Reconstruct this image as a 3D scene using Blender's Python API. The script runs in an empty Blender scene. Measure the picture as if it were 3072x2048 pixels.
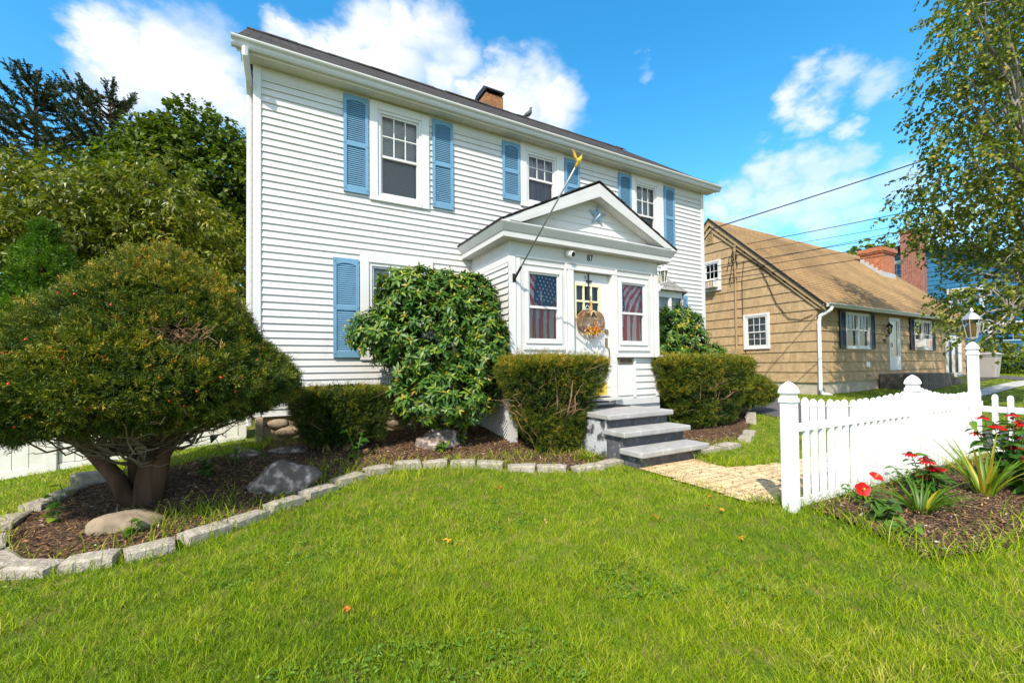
import bpy, math, random
import numpy as np
from mathutils import Vector, noise as mnoise
rng = np.random.default_rng(7); random.seed(7)
C = bpy.context.scene
R = math.radians
# ------------------------------------------------------------------ camera
cam = bpy.data.cameras.new("Camera"); camo = bpy.data.objects.new("Camera", cam); C.collection.objects.link(camo)
_yaw, _pit, _rol = R(29.48), R(1.116), R(-0.61)
fwd = Vector((math.sin(_yaw)*math.cos(_pit), math.cos(_yaw)*math.cos(_pit), math.sin(_pit)))
rgt = Vector((math.cos(_yaw), -math.sin(_yaw), 0)); upv = rgt.cross(fwd)
r2 = math.cos(_rol)*rgt + math.sin(_rol)*upv; u2 = -math.sin(_rol)*rgt + math.cos(_rol)*upv
from mathutils import Matrix
camo.matrix_world = Matrix(((r2.x, u2.x, -fwd.x, 0), (r2.y, u2.y, -fwd.y, -6.9486), (r2.z, u2.z, -fwd.z, 1.3), (0, 0, 0, 1)))
cam.sensor_width = 36; cam.lens = 15.0; cam.shift_y = 47.7/3072; cam.clip_start = 0.05; cam.clip_end = 2000
C.camera = camo
# ------------------------------------------------------------------ world
SUN_AZ, SUN_EL = 48.0, 46.5          # shadows travel 48 deg from +Y towards +X
W = bpy.data.worlds.new("World"); C.world = W; W.use_nodes = True
def node(nt, t, **k):
    n = nt.nodes.new(t)
    for a, v in k.items():
        if a == 'i':
            for q, w in v.items(): n.inputs[q].default_value = w
        else: setattr(n, a, v)
    return n
def build_world():
    nt = W.node_tree; nt.nodes.clear(); L = nt.links.new
    out = node(nt, 'ShaderNodeOutputWorld'); bg = node(nt, 'ShaderNodeBackground')
    bg.inputs[1].default_value = 0.12
    L(bg.outputs[0], out.inputs[0])
    sky = node(nt, 'ShaderNodeTexSky', sky_type='NISHITA', sun_disc=False)
    sky.sun_elevation = R(SUN_EL); sky.sun_rotation = R(180+SUN_AZ); sky.air_density = 1.0; sky.dust_density = 0.6; sky.ozone_density = 1.6
    hs = node(nt, 'ShaderNodeHueSaturation', i={'Saturation': 1.4, 'Value': 2.1, 'Hue': 0.487})
    L(sky.outputs[0], hs.inputs['Color'])
    tc = node(nt, 'ShaderNodeTexCoord')
    nz = node(nt, 'ShaderNodeTexNoise', i={'Scale': 9.0, 'Detail': 8.0, 'Roughness': 0.6})
    mp = node(nt, 'ShaderNodeMapping'); mp.inputs['Scale'].default_value = (1, 1, 1.7)
    L(tc.outputs['Generated'], mp.inputs[0]); L(mp.outputs[0], nz.inputs['Vector'])
    sub = node(nt, 'ShaderNodeVectorMath', operation='SUBTRACT'); sub.inputs[1].default_value = (.5, .5, .5)
    L(nz.outputs['Color'], sub.inputs[0])
    sc = node(nt, 'ShaderNodeVectorMath', operation='SCALE'); sc.inputs['Scale'].default_value = 0.14
    L(sub.outputs[0], sc.inputs[0])
    add = node(nt, 'ShaderNodeVectorMath', operation='ADD')
    L(tc.outputs['Generated'], add.inputs[0]); L(sc.outputs[0], add.inputs[1])
    # clouds: soft lumps spread over the sky dome (azimuth from +Y, elevation, radius, weight)
    lumps = [(-7.9, 31.2, 0.06, 1), (-12.5, 29.6, 0.04, 1), (-14.7, 29.4, 0.032, 1), (-9.0, 28.0, 0.064, 1), (-5.6, 29.1, 0.059, 1), (-12.5, 26.5, 0.052, 1), (-15.6, 28.7, 0.026, 0.9), (-3.6, 27.7, 0.046, 0.9), (-15.0, 26.0, 0.033, 0.7), (11.2, 37.1, 0.047, 1), (15.1, 38.1, 0.043, 1), (19.0, 37.8, 0.048, 1), (21.9, 36.3, 0.041, 1), (8.6, 35.4, 0.039, 0.9), (6.1, 33.8, 0.036, 0.9), (3.1, 34.3, 0.031, 0.9), (13.9, 34.6, 0.057, 1), (19.6, 34.0, 0.051, 1), (28.3, 34.3, 0.043, 1), (32.5, 33.2, 0.052, 1), (35.4, 31.1, 0.048, 1), (30.1, 30.9, 0.053, 1), (24.8, 32.1, 0.044, 0.9), (0.8, 34.3, 0.023, 0.8), (65, 28.9, 0.028, 0.64), (67.7, 27.9, 0.031, 0.59), (70.8, 26.1, 0.025, 0.51), (62.9, 27, 0.03, 0.81), (65.3, 25.4, 0.029, 0.81), (68.6, 23.4, 0.019, 0.68), (60.3, 22.1, 0.031, 0.77), (62.4, 20.9, 0.034, 0.72), (65.2, 19.9, 0.04, 0.68), (67.8, 20.4, 0.025, 0.59), (58, 19.6, 0.037, 0.72), (61.5, 17.6, 0.049, 0.72), (65.5, 16.7, 0.048, 0.68), (68.5, 16.5, 0.039, 0.59), (55.1, 17.7, 0.03, 0.77), (57.9, 15.8, 0.044, 0.68), (46.8, 34.4, 0.013, 0.34), (72.5, 17.1, 0.037, 0.42), (76, 13.1, 0.035, 0.42),
             (-50, 30, .22, .9), (-80, 45, .3, .9), (105, 22, .16, .8), (140, 40, .3, .9), (180, 30, .3, .9), (180, 65, .3, .9), (215, 15, .2, .9), (255, 55, .3, .9), (90, 60, .25, .9)]  # clouds out of view, added to whiten the ambient light
    acc = None
    for az, el, rad, wt in lumps:
        d = (math.sin(R(az))*math.cos(R(el)), math.cos(R(az))*math.cos(R(el)), math.sin(R(el)))
        ds = node(nt, 'ShaderNodeVectorMath', operation='DISTANCE'); ds.inputs[1].default_value = d
        L(add.outputs[0], ds.inputs[0])
        mr = node(nt, 'ShaderNodeMapRange', interpolation_type='SMOOTHSTEP'); mr.inputs['From Min'].default_value = rad*1.6; mr.inputs['From Max'].default_value = rad*.4
        mr.inputs['To Max'].default_value = wt
        L(ds.outputs['Value'], mr.inputs['Value'])
        if acc is None: acc = mr.outputs[0]
        else:
            m = node(nt, 'ShaderNodeMath', operation='MAXIMUM'); L(acc, m.inputs[0]); L(mr.outputs[0], m.inputs[1]); acc = m.outputs[0]
    n2 = node(nt, 'ShaderNodeTexNoise', i={'Scale': 9.0, 'Detail': 8.0, 'Roughness': 0.6}); L(mp.outputs[0], n2.inputs['Vector'])
    mm = node(nt, 'ShaderNodeMapRange'); mm.inputs['From Min'].default_value = .25; mm.inputs['From Max'].default_value = .6; mm.inputs['To Min'].default_value = .72
    L(n2.outputs[0], mm.inputs['Value'])
    mul = node(nt, 'ShaderNodeMath', operation='MULTIPLY', use_clamp=True); L(acc, mul.inputs[0]); L(mm.outputs[0], mul.inputs[1])
    cr = node(nt, 'ShaderNodeValToRGB'); cr.color_ramp.elements[0].color = (5.6, 6.3, 7.6, 1); cr.color_ramp.elements[1].color = (7.6, 7.6, 7.7, 1)
    cr.color_ramp.elements[0].position = .3; cr.color_ramp.elements[1].position = .62
    L(n2.outputs[0], cr.inputs[0])
    mx = node(nt, 'ShaderNodeMix', data_type='RGBA'); L(mul.outputs[0], mx.inputs[0]); L(hs.outputs[0], mx.inputs[6]); L(cr.outputs[0], mx.inputs[7])
    L(mx.outputs[2], bg.inputs[0])
build_world()
sl = bpy.data.lights.new("Sun", 'SUN'); sl.energy = 5.0; sl.angle = R(.5); sl.color = (1, .92, .78)
slo = bpy.data.objects.new("Sun", sl); C.collection.objects.link(slo)
sdir = Vector((math.sin(R(SUN_AZ))*math.cos(R(SUN_EL)), math.cos(R(SUN_AZ))*math.cos(R(SUN_EL)), -math.sin(R(SUN_EL))))
slo.rotation_euler = sdir.to_track_quat('-Z', 'Y').to_euler(); slo.location = (-8, -14, 20)
C.view_settings.view_transform = 'Standard'; C.view_settings.look = 'None'; C.view_settings.exposure = 0.38; C.view_settings.gamma = 1
C.cycles.max_bounces = 8; C.cycles.transparent_max_bounces = 12; C.cycles.sample_clamp_indirect = 6
# ------------------------------------------------------------------ helpers
def smooth(a, b, x):
    t = np.clip((np.asarray(x, float)-a)/(b-a), 0, 1); return t*t*(3-2*t)
def gz(x, y):
    x = np.asarray(x, float); y = np.asarray(y, float)
    bed = .27*smooth(-2.9, .1, y)
    fx = np.clip(1-(-.3-x)/2.6, 0, 1)*(1-.8*smooth(3.2, 6.4, x))
    z = bed*fx
    z = z + .2*smooth(8, 15, x)*smooth(-5, 0, y) + .32*smooth(17, 27, x)*smooth(-7, -1, y)
    z = z - .12*smooth(-2.5, -6, x)*smooth(-3, 1, y)
    return z
def g1(x, y): return float(gz(x, y))
ROOT = {}
def tag(o, label=None, cat=None, group=None, kind=None):
    if label: o['label'] = label
    if cat: o['category'] = cat
    if group: o['group'] = group
    if kind: o['kind'] = kind
    return o
def thing(name, loc, label, cat, group=None):
    o = bpy.data.objects.new(name, None); o.location = loc; o.empty_display_size = .2
    C.collection.objects.link(o); ROOT[o.name] = Vector(loc)
    return tag(o, label, cat, group)
def rootloc(p):
    while p.parent: p = p.parent
    return ROOT.get(p.name, Vector((0, 0, 0)))
def np_mesh(name, V, F, mat, parent=None, leaf_tone=None, shade=False, loc=None):
    V = np.asarray(V, np.float32); 
    if parent is not None: off = np.array(rootloc(parent), np.float32)
    elif loc is not None: off = np.array(loc, np.float32)
    else: off = np.zeros(3, np.float32)
    me = bpy.data.meshes.new(name)
    me.vertices.add(len(V)); me.vertices.foreach_set('co', (V-off).ravel())
    if isinstance(F, np.ndarray):
        k = F.shape[1]; M = len(F); idx = F.ravel().astype(np.int32); st = np.arange(0, M*k, k, dtype=np.int32)
    else:
        M = len(F); ln = np.array([len(f) for f in F], np.int32); idx = np.fromiter((i for f in F for i in f), np.int32); st = np.concatenate(([0], np.cumsum(ln)[:-1])).astype(np.int32)
    me.loops.add(len(idx)); me.loops.foreach_set('vertex_index', idx)
    me.polygons.add(M); me.polygons.foreach_set('loop_start', st)
    me.polygons.foreach_set('use_smooth', np.full(M, bool(shade)))
    me.update(calc_edges=True)
    if leaf_tone is not None:
        a = me.attributes.new('leaf_tone', 'FLOAT', 'POINT'); a.data.foreach_set('value', np.asarray(leaf_tone, np.float32))
    for m in (mat if isinstance(mat, (list, tuple)) else [mat]): me.materials.append(m)
    o = bpy.data.objects.new(name, me); C.collection.objects.link(o)
    if parent is not None: o.parent = parent
    elif loc is not None: o.location = loc; ROOT[o.name] = Vector(loc)
    return o
class MB:
    def __init__(s, xf=None): s.V = []; s.F = []; s.M = []; s.xf = xf; s.mi = 0
    def _a(s, vs, fs):
        b = len(s.V)
        if s.xf: vs = [s.xf(*v) for v in vs]
        s.V += [tuple(v) for v in vs]
        for f in fs: s.F.append([b+i for i in f]); s.M.append(s.mi)
        return s
    def box(s, x0, x1, y0, y1, z0, z1):
        return s._a([(x0,y0,z0),(x1,y0,z0),(x1,y1,z0),(x0,y1,z0),(x0,y0,z1),(x1,y0,z1),(x1,y1,z1),(x0,y1,z1)],
                    [(0,3,2,1),(4,5,6,7),(0,1,5,4),(1,2,6,5),(2,3,7,6),(3,0,4,7)])
    def face(s, *v): return s._a(v, [tuple(range(len(v)))])
    def prism(s, poly, axis, a, b):
        n = len(poly)
        def P(p, t):
            return (t, p[0], p[1]) if axis == 'x' else ((p[0], t, p[1]) if axis == 'y' else (p[0], p[1], t))
        vs = [P(p, a) for p in poly]+[P(p, b) for p in poly]
        return s._a(vs, [tuple(range(n)), tuple(range(2*n-1, n-1, -1))]+[(i, (i+1) % n, n+(i+1) % n, n+i) for i in range(n)])
    def tube(s, path, rad, n=6, cap=True):
        P = [Vector(p) for p in path]; k = len(P)
        rr = rad if isinstance(rad, (list, tuple, np.ndarray)) else [rad]*k
        vs = []; u = None
        for i in range(k):
            t = (P[min(i+1, k-1)]-P[max(i-1, 0)])
            t = t.normalized() if t.length > 1e-9 else Vector((0, 0, 1))
            if u is None: u = t.orthogonal().normalized()
            u = (u-t*u.dot(t)); u = u.normalized() if u.length > 1e-6 else t.orthogonal().normalized()
            w = t.cross(u)
            for j in range(n):
                a = 2*math.pi*j/n; q = P[i]+(u*math.cos(a)+w*math.sin(a))*float(rr[i]); vs.append((q.x, q.y, q.z))
        fs = [(i*n+j, i*n+(j+1) % n, (i+1)*n+(j+1) % n, (i+1)*n+j) for i in range(k-1) for j in range(n)]
        if cap: fs += [tuple(range(n-1, -1, -1)), tuple(range((k-1)*n, k*n))]
        return s._a(vs, fs)
    def lathe(s, prof, c, n=16):
        vs = [(c[0]+r*math.cos(2*math.pi*j/n), c[1]+r*math.sin(2*math.pi*j/n), c[2]+z) for r, z in prof for j in range(n)]
        k = len(prof)
        fs = [(i*n+j, i*n+(j+1) % n, (i+1)*n+(j+1) % n, (i+1)*n+j) for i in range(k-1) for j in range(n)]
        fs += [tuple(range(n-1, -1, -1)), tuple(range((k-1)*n, k*n))]
        return s._a(vs, fs)
    def blob(s, c, r, nu=14, nv=9, amp=.15, seed=0, fr=1.5, flat=None):
        vs = []; 
        for i in range(nv+1):
            th = math.pi*i/nv
            for j in range(nu):
                ph = 2*math.pi*j/nu
                d = Vector((math.sin(th)*math.cos(ph), math.sin(th)*math.sin(ph), math.cos(th)))
                k = 1+amp*mnoise.noise(d*fr+Vector((seed*7.3, seed*3.1, seed)))*1.6+amp*.35*mnoise.noise(d*fr*3+Vector((seed, 5, seed*2)))
                vs.append((c[0]+d.x*r[0]*k, c[1]+d.y*r[1]*k, c[2]+d.z*r[2]*k))
        fs = [(i*nu+j, i*nu+(j+1) % nu, (i+1)*nu+(j+1) % nu, (i+1)*nu+j) for i in range(nv) for j in range(nu)]
        return s._a(vs, fs)
    def build(s, name, mat, parent=None, shade=False, bevel=0, seg=2, loc=None):
        o = np_mesh(name, np.array(s.V), s.F, mat, parent, shade=shade, loc=loc)
        if isinstance(mat, (list, tuple)): o.data.polygons.foreach_set('material_index', np.array(s.M, np.int32))
        if bevel:
            b = o.modifiers.new('bevel', 'BEVEL'); b.width = bevel; b.segments = seg; b.limit_method = 'ANGLE'
        return o
def build_each(mb, size, name, m, parent, **kw):
    """one object per run of `size` faces (one box or prism each)"""
    for k in range(0, len(mb.F), size):
        q = MB(); ids = sorted({i for f in mb.F[k:k+size] for i in f}); mp = {i: j for j, i in enumerate(ids)}
        q.V = [mb.V[i] for i in ids]; q.F = [[mp[i] for i in f] for f in mb.F[k:k+size]]; q.M = [0]*len(q.F); q.build(name, m, parent, **kw)
# ------------------------------------------------------------------ materials
def mat(name, col, rough=.5, spec=.4, var=0, vscale=3, bump=0, bscale=40, stretch=None, metal=0, col2=None, c2scale=8, c2pos=(.45, .6)):
    m = bpy.data.materials.new(name); m.use_nodes = True; nt = m.node_tree; L = nt.links.new
    b = nt.nodes['Principled BSDF']; b.inputs['Roughness'].default_value = rough; b.inputs['Metallic'].default_value = metal
    b.inputs['Specular IOR Level'].default_value = spec
    b.inputs['Base Color'].default_value = (*col, 1)
    tc = node(nt, 'ShaderNodeTexCoord'); vec = tc.outputs['Object']
    if stretch:
        mp = node(nt, 'ShaderNodeMapping'); mp.inputs['Scale'].default_value = stretch; L(vec, mp.inputs[0]); vec = mp.outputs[0]
    src = None
    if col2 is not None:
        nz = node(nt, 'ShaderNodeTexNoise', i={'Scale': c2scale, 'Detail': 6, 'Roughness': .6}); L(vec, nz.inputs['Vector'])
        cr = node(nt, 'ShaderNodeValToRGB'); cr.color_ramp.elements[0].color = (*col, 1); cr.color_ramp.elements[1].color = (*col2, 1)
        cr.color_ramp.elements[0].position, cr.color_ramp.elements[1].position = c2pos
        L(nz.outputs[0], cr.inputs[0]); src = cr.outputs[0]
    if var:
        nz = node(nt, 'ShaderNodeTexNoise', i={'Scale': vscale, 'Detail': 5}); L(vec, nz.inputs['Vector'])
        mr = node(nt, 'ShaderNodeMapRange', i={'From Min': .3, 'From Max': .7, 'To Min': 1-var, 'To Max': 1+var}); L(nz.outputs[0], mr.inputs['Value'])
        hv = node(nt, 'ShaderNodeHueSaturation'); hv.inputs['Color'].default_value = (*col, 1)
        if src: L(src, hv.inputs['Color'])
        L(mr.outputs[0], hv.inputs['Value']); src = hv.outputs[0]
    if src: L(src, b.inputs['Base Color'])
    if bump:
        nz = node(nt, 'ShaderNodeTexNoise', i={'Scale': bscale, 'Detail': 6}); L(vec, nz.inputs['Vector'])
        bp = node(nt, 'ShaderNodeBump', i={'Strength': bump, 'Distance': .02}); L(nz.outputs[0], bp.inputs['Height']); L(bp.outputs[0], b.inputs['Normal'])
    return m
def leafmat(name, ramp, rough=.45, spec=.4, trans=.3, tint=(1.1, 1.25, .5), sat=1.0):
    m = bpy.data.materials.new(name); m.use_nodes = True; nt = m.node_tree; L = nt.links.new
    b = nt.nodes['Principled BSDF']; b.inputs['Roughness'].default_value = rough; b.inputs['Specular IOR Level'].default_value = spec
    at = node(nt, 'ShaderNodeAttribute', attribute_name='leaf_tone')
    cr = node(nt, 'ShaderNodeValToRGB'); e = cr.color_ramp.elements
    while len(e) < len(ramp): e.new(.5)
    for i, (p, c) in enumerate(ramp): e[i].position = p; e[i].color = (*c, 1)
    L(at.outputs['Fac'], cr.inputs[0]); L(cr.outputs[0], b.inputs['Base Color'])
    tr = node(nt, 'ShaderNodeBsdfTranslucent')
    mm = node(nt, 'ShaderNodeMix', data_type='RGBA', blend_type='MULTIPLY'); mm.inputs[0].default_value = 1
    L(cr.outputs[0], mm.inputs[6]); mm.inputs[7].default_value = (*tint, 1)
    L(mm.outputs[2], tr.inputs[0])
    mx = node(nt, 'ShaderNodeMixShader'); mx.inputs[0].default_value = trans
    L(b.outputs[0], mx.inputs[1]); L(tr.outputs[0], mx.inputs[2]); L(mx.outputs[0], nt.nodes['Material Output'].inputs[0])
    return m
def wallvec(nt):
    tc = node(nt, 'ShaderNodeTexCoord'); sp = node(nt, 'ShaderNodeSeparateXYZ'); nt.links.new(tc.outputs['Object'], sp.inputs[0])
    ad = node(nt, 'ShaderNodeMath', operation='ADD'); nt.links.new(sp.outputs[0], ad.inputs[0]); nt.links.new(sp.outputs[1], ad.inputs[1])
    cb = node(nt, 'ShaderNodeCombineXYZ'); nt.links.new(ad.outputs[0], cb.inputs[0]); nt.links.new(sp.outputs[2], cb.inputs[1])
    return cb.outputs[0], tc.outputs['Object']
def brickmat(name, c1, c2, mortar, bw=.21, bh=.075, ms=.012, rough=.85, bump=.5, var=.3):
    m = bpy.data.materials.new(name); m.use_nodes = True; nt = m.node_tree; L = nt.links.new; b = nt.nodes['Principled BSDF']; b.inputs['Roughness'].default_value = rough
    v, ob = wallvec(nt)
    br = node(nt, 'ShaderNodeTexBrick', i={'Scale': 1.0, 'Mortar Size': ms, 'Brick Width': bw, 'Row Height': bh, 'Bias': -.1})
    br.inputs['Color1'].default_value = (*c1, 1); br.inputs['Color2'].default_value = (*c2, 1); br.inputs['Mortar'].default_value = (*mortar, 1)
    L(v, br.inputs['Vector'])
    nz = node(nt, 'ShaderNodeTexNoise', i={'Scale': 9, 'Detail': 6}); L(ob, nz.inputs['Vector'])
    mr = node(nt, 'ShaderNodeMapRange', i={'From Min': .3, 'From Max': .7, 'To Min': 1-var, 'To Max': 1+var}); L(nz.outputs[0], mr.inputs['Value'])
    hv = node(nt, 'ShaderNodeHueSaturation'); L(br.outputs['Color'], hv.inputs['Color']); L(mr.outputs[0], hv.inputs['Value']); L(hv.outputs[0], b.inputs['Base Color'])
    bp = node(nt, 'ShaderNodeBump', i={'Strength': bump, 'Distance': .01}); bp.invert = True
    L(br.outputs['Fac'], bp.inputs['Height']); L(bp.outputs[0], b.inputs['Normal'])
    return m
def roofmat(name, c1, c2, gap, w, h, axis_x=True, var=.25, streak=None):
    """shingles: rows along the eave (x), row height measured on the y axis of the object"""
    m = bpy.data.materials.new(name); m.use_nodes = True; nt = m.node_tree; L = nt.links.new; b = nt.nodes['Principled BSDF']; b.inputs['Roughness'].default_value = .95; b.inputs['Specular IOR Level'].default_value = .15
    tc = node(nt, 'ShaderNodeTexCoord'); sp = node(nt, 'ShaderNodeSeparateXYZ'); L(tc.outputs['Object'], sp.inputs[0])
    cb = node(nt, 'ShaderNodeCombineXYZ')
    L(sp.outputs[0 if axis_x else 1], cb.inputs[0]); L(sp.outputs[1 if axis_x else 0], cb.inputs[1])
    br = node(nt, 'ShaderNodeTexBrick', i={'Scale': 1.0, 'Mortar Size': .008, 'Brick Width': w, 'Row Height': h})
    br.inputs['Color1'].default_value = (*c1, 1); br.inputs['Color2'].default_value = (*c2, 1); br.inputs['Mortar'].default_value = (*gap, 1)
    L(cb.outputs[0], br.inputs['Vector'])
    nz = node(nt, 'ShaderNodeTexNoise', i={'Scale': 2.2, 'Detail': 8, 'Roughness': .7}); L(tc.outputs['Object'], nz.inputs['Vector'])
    mr = node(nt, 'ShaderNodeMapRange', i={'From Min': .3, 'From Max': .7, 'To Min': 1-var, 'To Max': 1+var}); L(nz.outputs[0], mr.inputs['Value'])
    hv = node(nt, 'ShaderNodeHueSaturation'); L(br.outputs['Color'], hv.inputs['Color']); L(mr.outputs[0], hv.inputs['Value'])
    src = hv.outputs[0]
    if streak:
        # weathering: dark algae stain on the lower courses, ragged edge
        mrs = node(nt, 'ShaderNodeMapRange', i={'From Min': streak[0], 'From Max': streak[1], 'To Min': 1, 'To Max': 0}); L(sp.outputs[1], mrs.inputs['Value'])
        n3 = node(nt, 'ShaderNodeTexNoise', i={'Scale': .55, 'Detail': 6}); L(tc.outputs['Object'], n3.inputs['Vector'])
        mu = node(nt, 'ShaderNodeMath', operation='MULTIPLY'); L(mrs.outputs[0], mu.inputs[0]); L(n3.outputs[0], mu.inputs[1])
        mxx = node(nt, 'ShaderNodeMix', data_type='RGBA'); L(mu.outputs[0], mxx.inputs[0]); L(src, mxx.inputs[6]); mxx.inputs[7].default_value = (*streak[2], 1); src = mxx.outputs[2]
    L(src, b.inputs['Base Color'])
    n4 = node(nt, 'ShaderNodeTexNoise', i={'Scale': 120, 'Detail': 3}); L(tc.outputs['Object'], n4.inputs['Vector'])
    ad = node(nt, 'ShaderNodeMath', operation='MULTIPLY_ADD'); L(n4.outputs[0], ad.inputs[0]); ad.inputs[1].default_value = .4; 
    iv = node(nt, 'ShaderNodeMath', operation='SUBTRACT'); iv.inputs[0].default_value = 1; L(br.outputs['Fac'], iv.inputs[1]); L(iv.outputs[0], ad.inputs[2])
    bp = node(nt, 'ShaderNodeBump', i={'Strength': .7, 'Distance': .012}); L(ad.outputs[0], bp.inputs['Height']); L(bp.outputs[0], b.inputs['Normal'])
    return m
def glassmat(name, tcol=(.86, .86, .86)):
    m = bpy.data.materials.new(name); m.use_nodes = True; nt = m.node_tree; L = nt.links.new; nt.nodes.remove(nt.nodes['Principled BSDF'])
    t = node(nt, 'ShaderNodeBsdfTransparent'); t.inputs[0].default_value = (*tcol, 1)
    g = node(nt, 'ShaderNodeBsdfGlossy'); g.inputs['Roughness'].default_value = .02
    f = node(nt, 'ShaderNodeFresnel', i={'IOR': 1.55}); x = node(nt, 'ShaderNodeMixShader')
    L(f.outputs[0], x.inputs[0]); L(t.outputs[0], x.inputs[1]); L(g.outputs[0], x.inputs[2]); L(x.outputs[0], nt.nodes['Material Output'].inputs[0])
    return m
M = {}
M['siding'] = mat('white_vinyl', (.585, .575, .565), .45, .35, var=.04, vscale=1.3, bump=.05, bscale=60, stretch=(1.6, 1.6, .5), col2=(.50, .49, .455), c2scale=2.5, c2pos=(.56, .85))
M['trim'] = mat('white_trim', (.63, .62, .61), .4, .4, var=.03, vscale=2)
M['porchpaint'] = mat('porch_paint', (.535, .53, .52), .5, .35, var=.05, vscale=4, bump=.08, bscale=25)
M['soffit'] = mat('cream_soffit', (.62, .60, .52), .5, .3, var=.05)
M['gutter'] = mat('gutter_white', (.56, .56, .55), .4, .4, col2=(.45, .45, .42), c2scale=6, c2pos=(.5, .85), stretch=(.6, 4, 9))
M['blue'] = mat('shutter_blue', (.135, .285, .43), .5, .35, var=.07, vscale=5)
M['roofdark'] = roofmat('dark_shingle', (.075, .066, .06), (.045, .04, .037), (.015, .014, .013), .3, .11)
M['roofporch'] = roofmat('porch_shingle', (.075, .066, .06), (.045, .04, .037), (.015, .014, .013), .3, .11, axis_x=False)
M['roofbrown'] = roofmat('tan_shingle', (.60, .385, .18), (.49, .30, .13), (.22, .13, .06), .32, .10, var=.2, streak=(-.6, 1.7, (.09, .06, .035)))
M['brownwood'] = brickmat('tan_cedar', (.42, .285, .15), (.35, .235, .12), (.22, .145, .07), .20, .338, .004, .8, .35, .16)
M['browntrim'] = mat('tan_trim', (.36, .25, .13), .6, .3, var=.06)
M['blackshut'] = mat('black_shutter', (.02, .019, .019), .5, .4)
M['bluewood'] = brickmat('blue_cedar', (.02, .16, .31), (.015, .125, .25), (.008, .05, .11), .24, .30, .006, .8, .35, .18)
M['brick_org'] = brickmat('orange_brick', (.46, .115, .03), (.32, .075, .022), (.33, .19, .12))
M['brick_red'] = brickmat('red_brick', (.28, .06, .03), (.21, .045, .024), (.34, .22, .16))
M['brick_chim'] = brickmat('chimney_brick', (.36, .135, .035), (.22, .075, .022), (.20, .12, .06))
M['concrete'] = mat('concrete', (.40, .385, .35), .9, .2, var=.2, vscale=3, bump=.3, bscale=40)
M['stucco'] = mat('foundation_stucco', (.42, .36, .28), .9, .2, var=.12, bump=.2)
M['darkconc'] = mat('dark_concrete', (.12, .10, .085), .9, .2, var=.35, vscale=5, bump=.4, bscale=30)
M['tread'] = mat('grey_tread', (.33, .32, .31), .8, .3, var=.12, vscale=6, bump=.3, bscale=60, col2=(.52, .50, .48), c2scale=10, c2pos=(.55, .75))
M['riser'] = mat('dark_riser', (.085, .085, .095), .8, .3, var=.25, vscale=7, bump=.5, bscale=35, col2=(.32, .33, .35), c2scale=14, c2pos=(.6, .75))
M['stepside'] = mat('flaking_paint', (.46, .47, .50), .85, .25, bump=.5, bscale=25, col2=(.07, .065, .07), c2scale=7, c2pos=(.50, .60))
M['block'] = mat('edging_concrete', (.36, .315, .26), .95, .15, var=.3, vscale=18, bump=.7, bscale=70)
M['rock'] = mat('boulder', (.14, .11, .095), .9, .2, var=.35, vscale=9, bump=.7, bscale=18, col2=(.45, .36, .32), c2scale=9, c2pos=(.5, .68))
M['fieldstone'] = mat('field_stone', (.27, .21, .145), .9, .2, var=.3, vscale=6, bump=.5, bscale=20, col2=(.30, .23, .16), c2scale=3)
M['mortar'] = mat('mortar', (.32, .25, .16), .95, .1, var=.2, bump=.4)
M['iron'] = mat('black_iron', (.012, .012, .012), .4, .5)
M['brass'] = mat('brass', (.55, .36, .10), .3, .5, metal=.8)
M['oldbrass'] = mat('aged_brass', (.20, .16, .10), .5, .4, metal=.5, var=.2)
M['gold'] = mat('gold_paint', (.75, .45, .04), .35, .5)
M['steel'] = mat('pole_steel', (.25, .27, .27), .35, .5, metal=.7)
M['starpaint'] = mat('pale_blue_star', (.22, .34, .46), .35, .5)
M['pvc'] = mat('white_pvc', (.74, .735, .725), .35, .4, col2=(.60, .60, .53), c2scale=7, c2pos=(.55, .8))
M['dirtypvc'] = mat('fence_vinyl', (.64, .62, .58), .35, .45, col2=(.52, .50, .42), c2scale=3, c2pos=(.5, .8))
M['glass'] = glassmat('window_glass'); M['screen'] = glassmat('screened_glass', (.62, .61, .60)); M['clear'] = glassmat('lamp_glass', (.85, .85, .85))
M['blind'] = mat('blind_slats', (.72, .71, .69), .5, .3); M['curtain'] = mat('curtain_cloth', (.66, .62, .66), .9, .1)
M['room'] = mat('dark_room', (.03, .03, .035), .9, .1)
M['red'] = mat('flag_red', (.74, .02, .04), .8, .1); M['flagw'] = mat('flag_white', (.82, .82, .82), .8, .1); M['navy'] = mat('flag_navy', (.02, .045, .16), .8, .1)
M['cream'] = mat('cream_paint', (.72, .64, .42), .5, .3)
M['black'] = mat('black_plastic', (.015, .015, .015), .5, .4); M['grey'] = mat('grey_plastic', (.36, .33, .31), .5, .4, var=.06)
M['mat'] = mat('rubber_mat', (.02, .02, .022), .9, .2, bump=.5, bscale=80)
M['lampon'] = mat('bulb_shade', (.85, .45, .12), .5, .3)
M['bark'] = mat('brown_bark', (.075, .045, .03), .95, .1, var=.4, vscale=6, bump=1, bscale=14, stretch=(1, 1, .25))
M['yewbark'] = mat('yew_bark', (.085, .048, .03), .95, .1, var=.45, vscale=9, bump=1, bscale=16, stretch=(1, 1, .2))
M['twig'] = mat('dry_twig', (.27, .165, .09), .9, .1, var=.3); M['greytwig'] = mat('grey_twig', (.16, .12, .085), .9, .1, var=.3)
M['birchbark'] = mat('birch_bark', (.30, .26, .22), .8, .2, col2=(.05, .04, .03), c2scale=6, c2pos=(.55, .65))
M['wire'] = mat('black_wire', (.01, .01, .011), .6, .3)
M['birdgrey'] = mat('pigeon_grey', (.10, .105, .13), .7, .2, var=.3, vscale=12)
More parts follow.
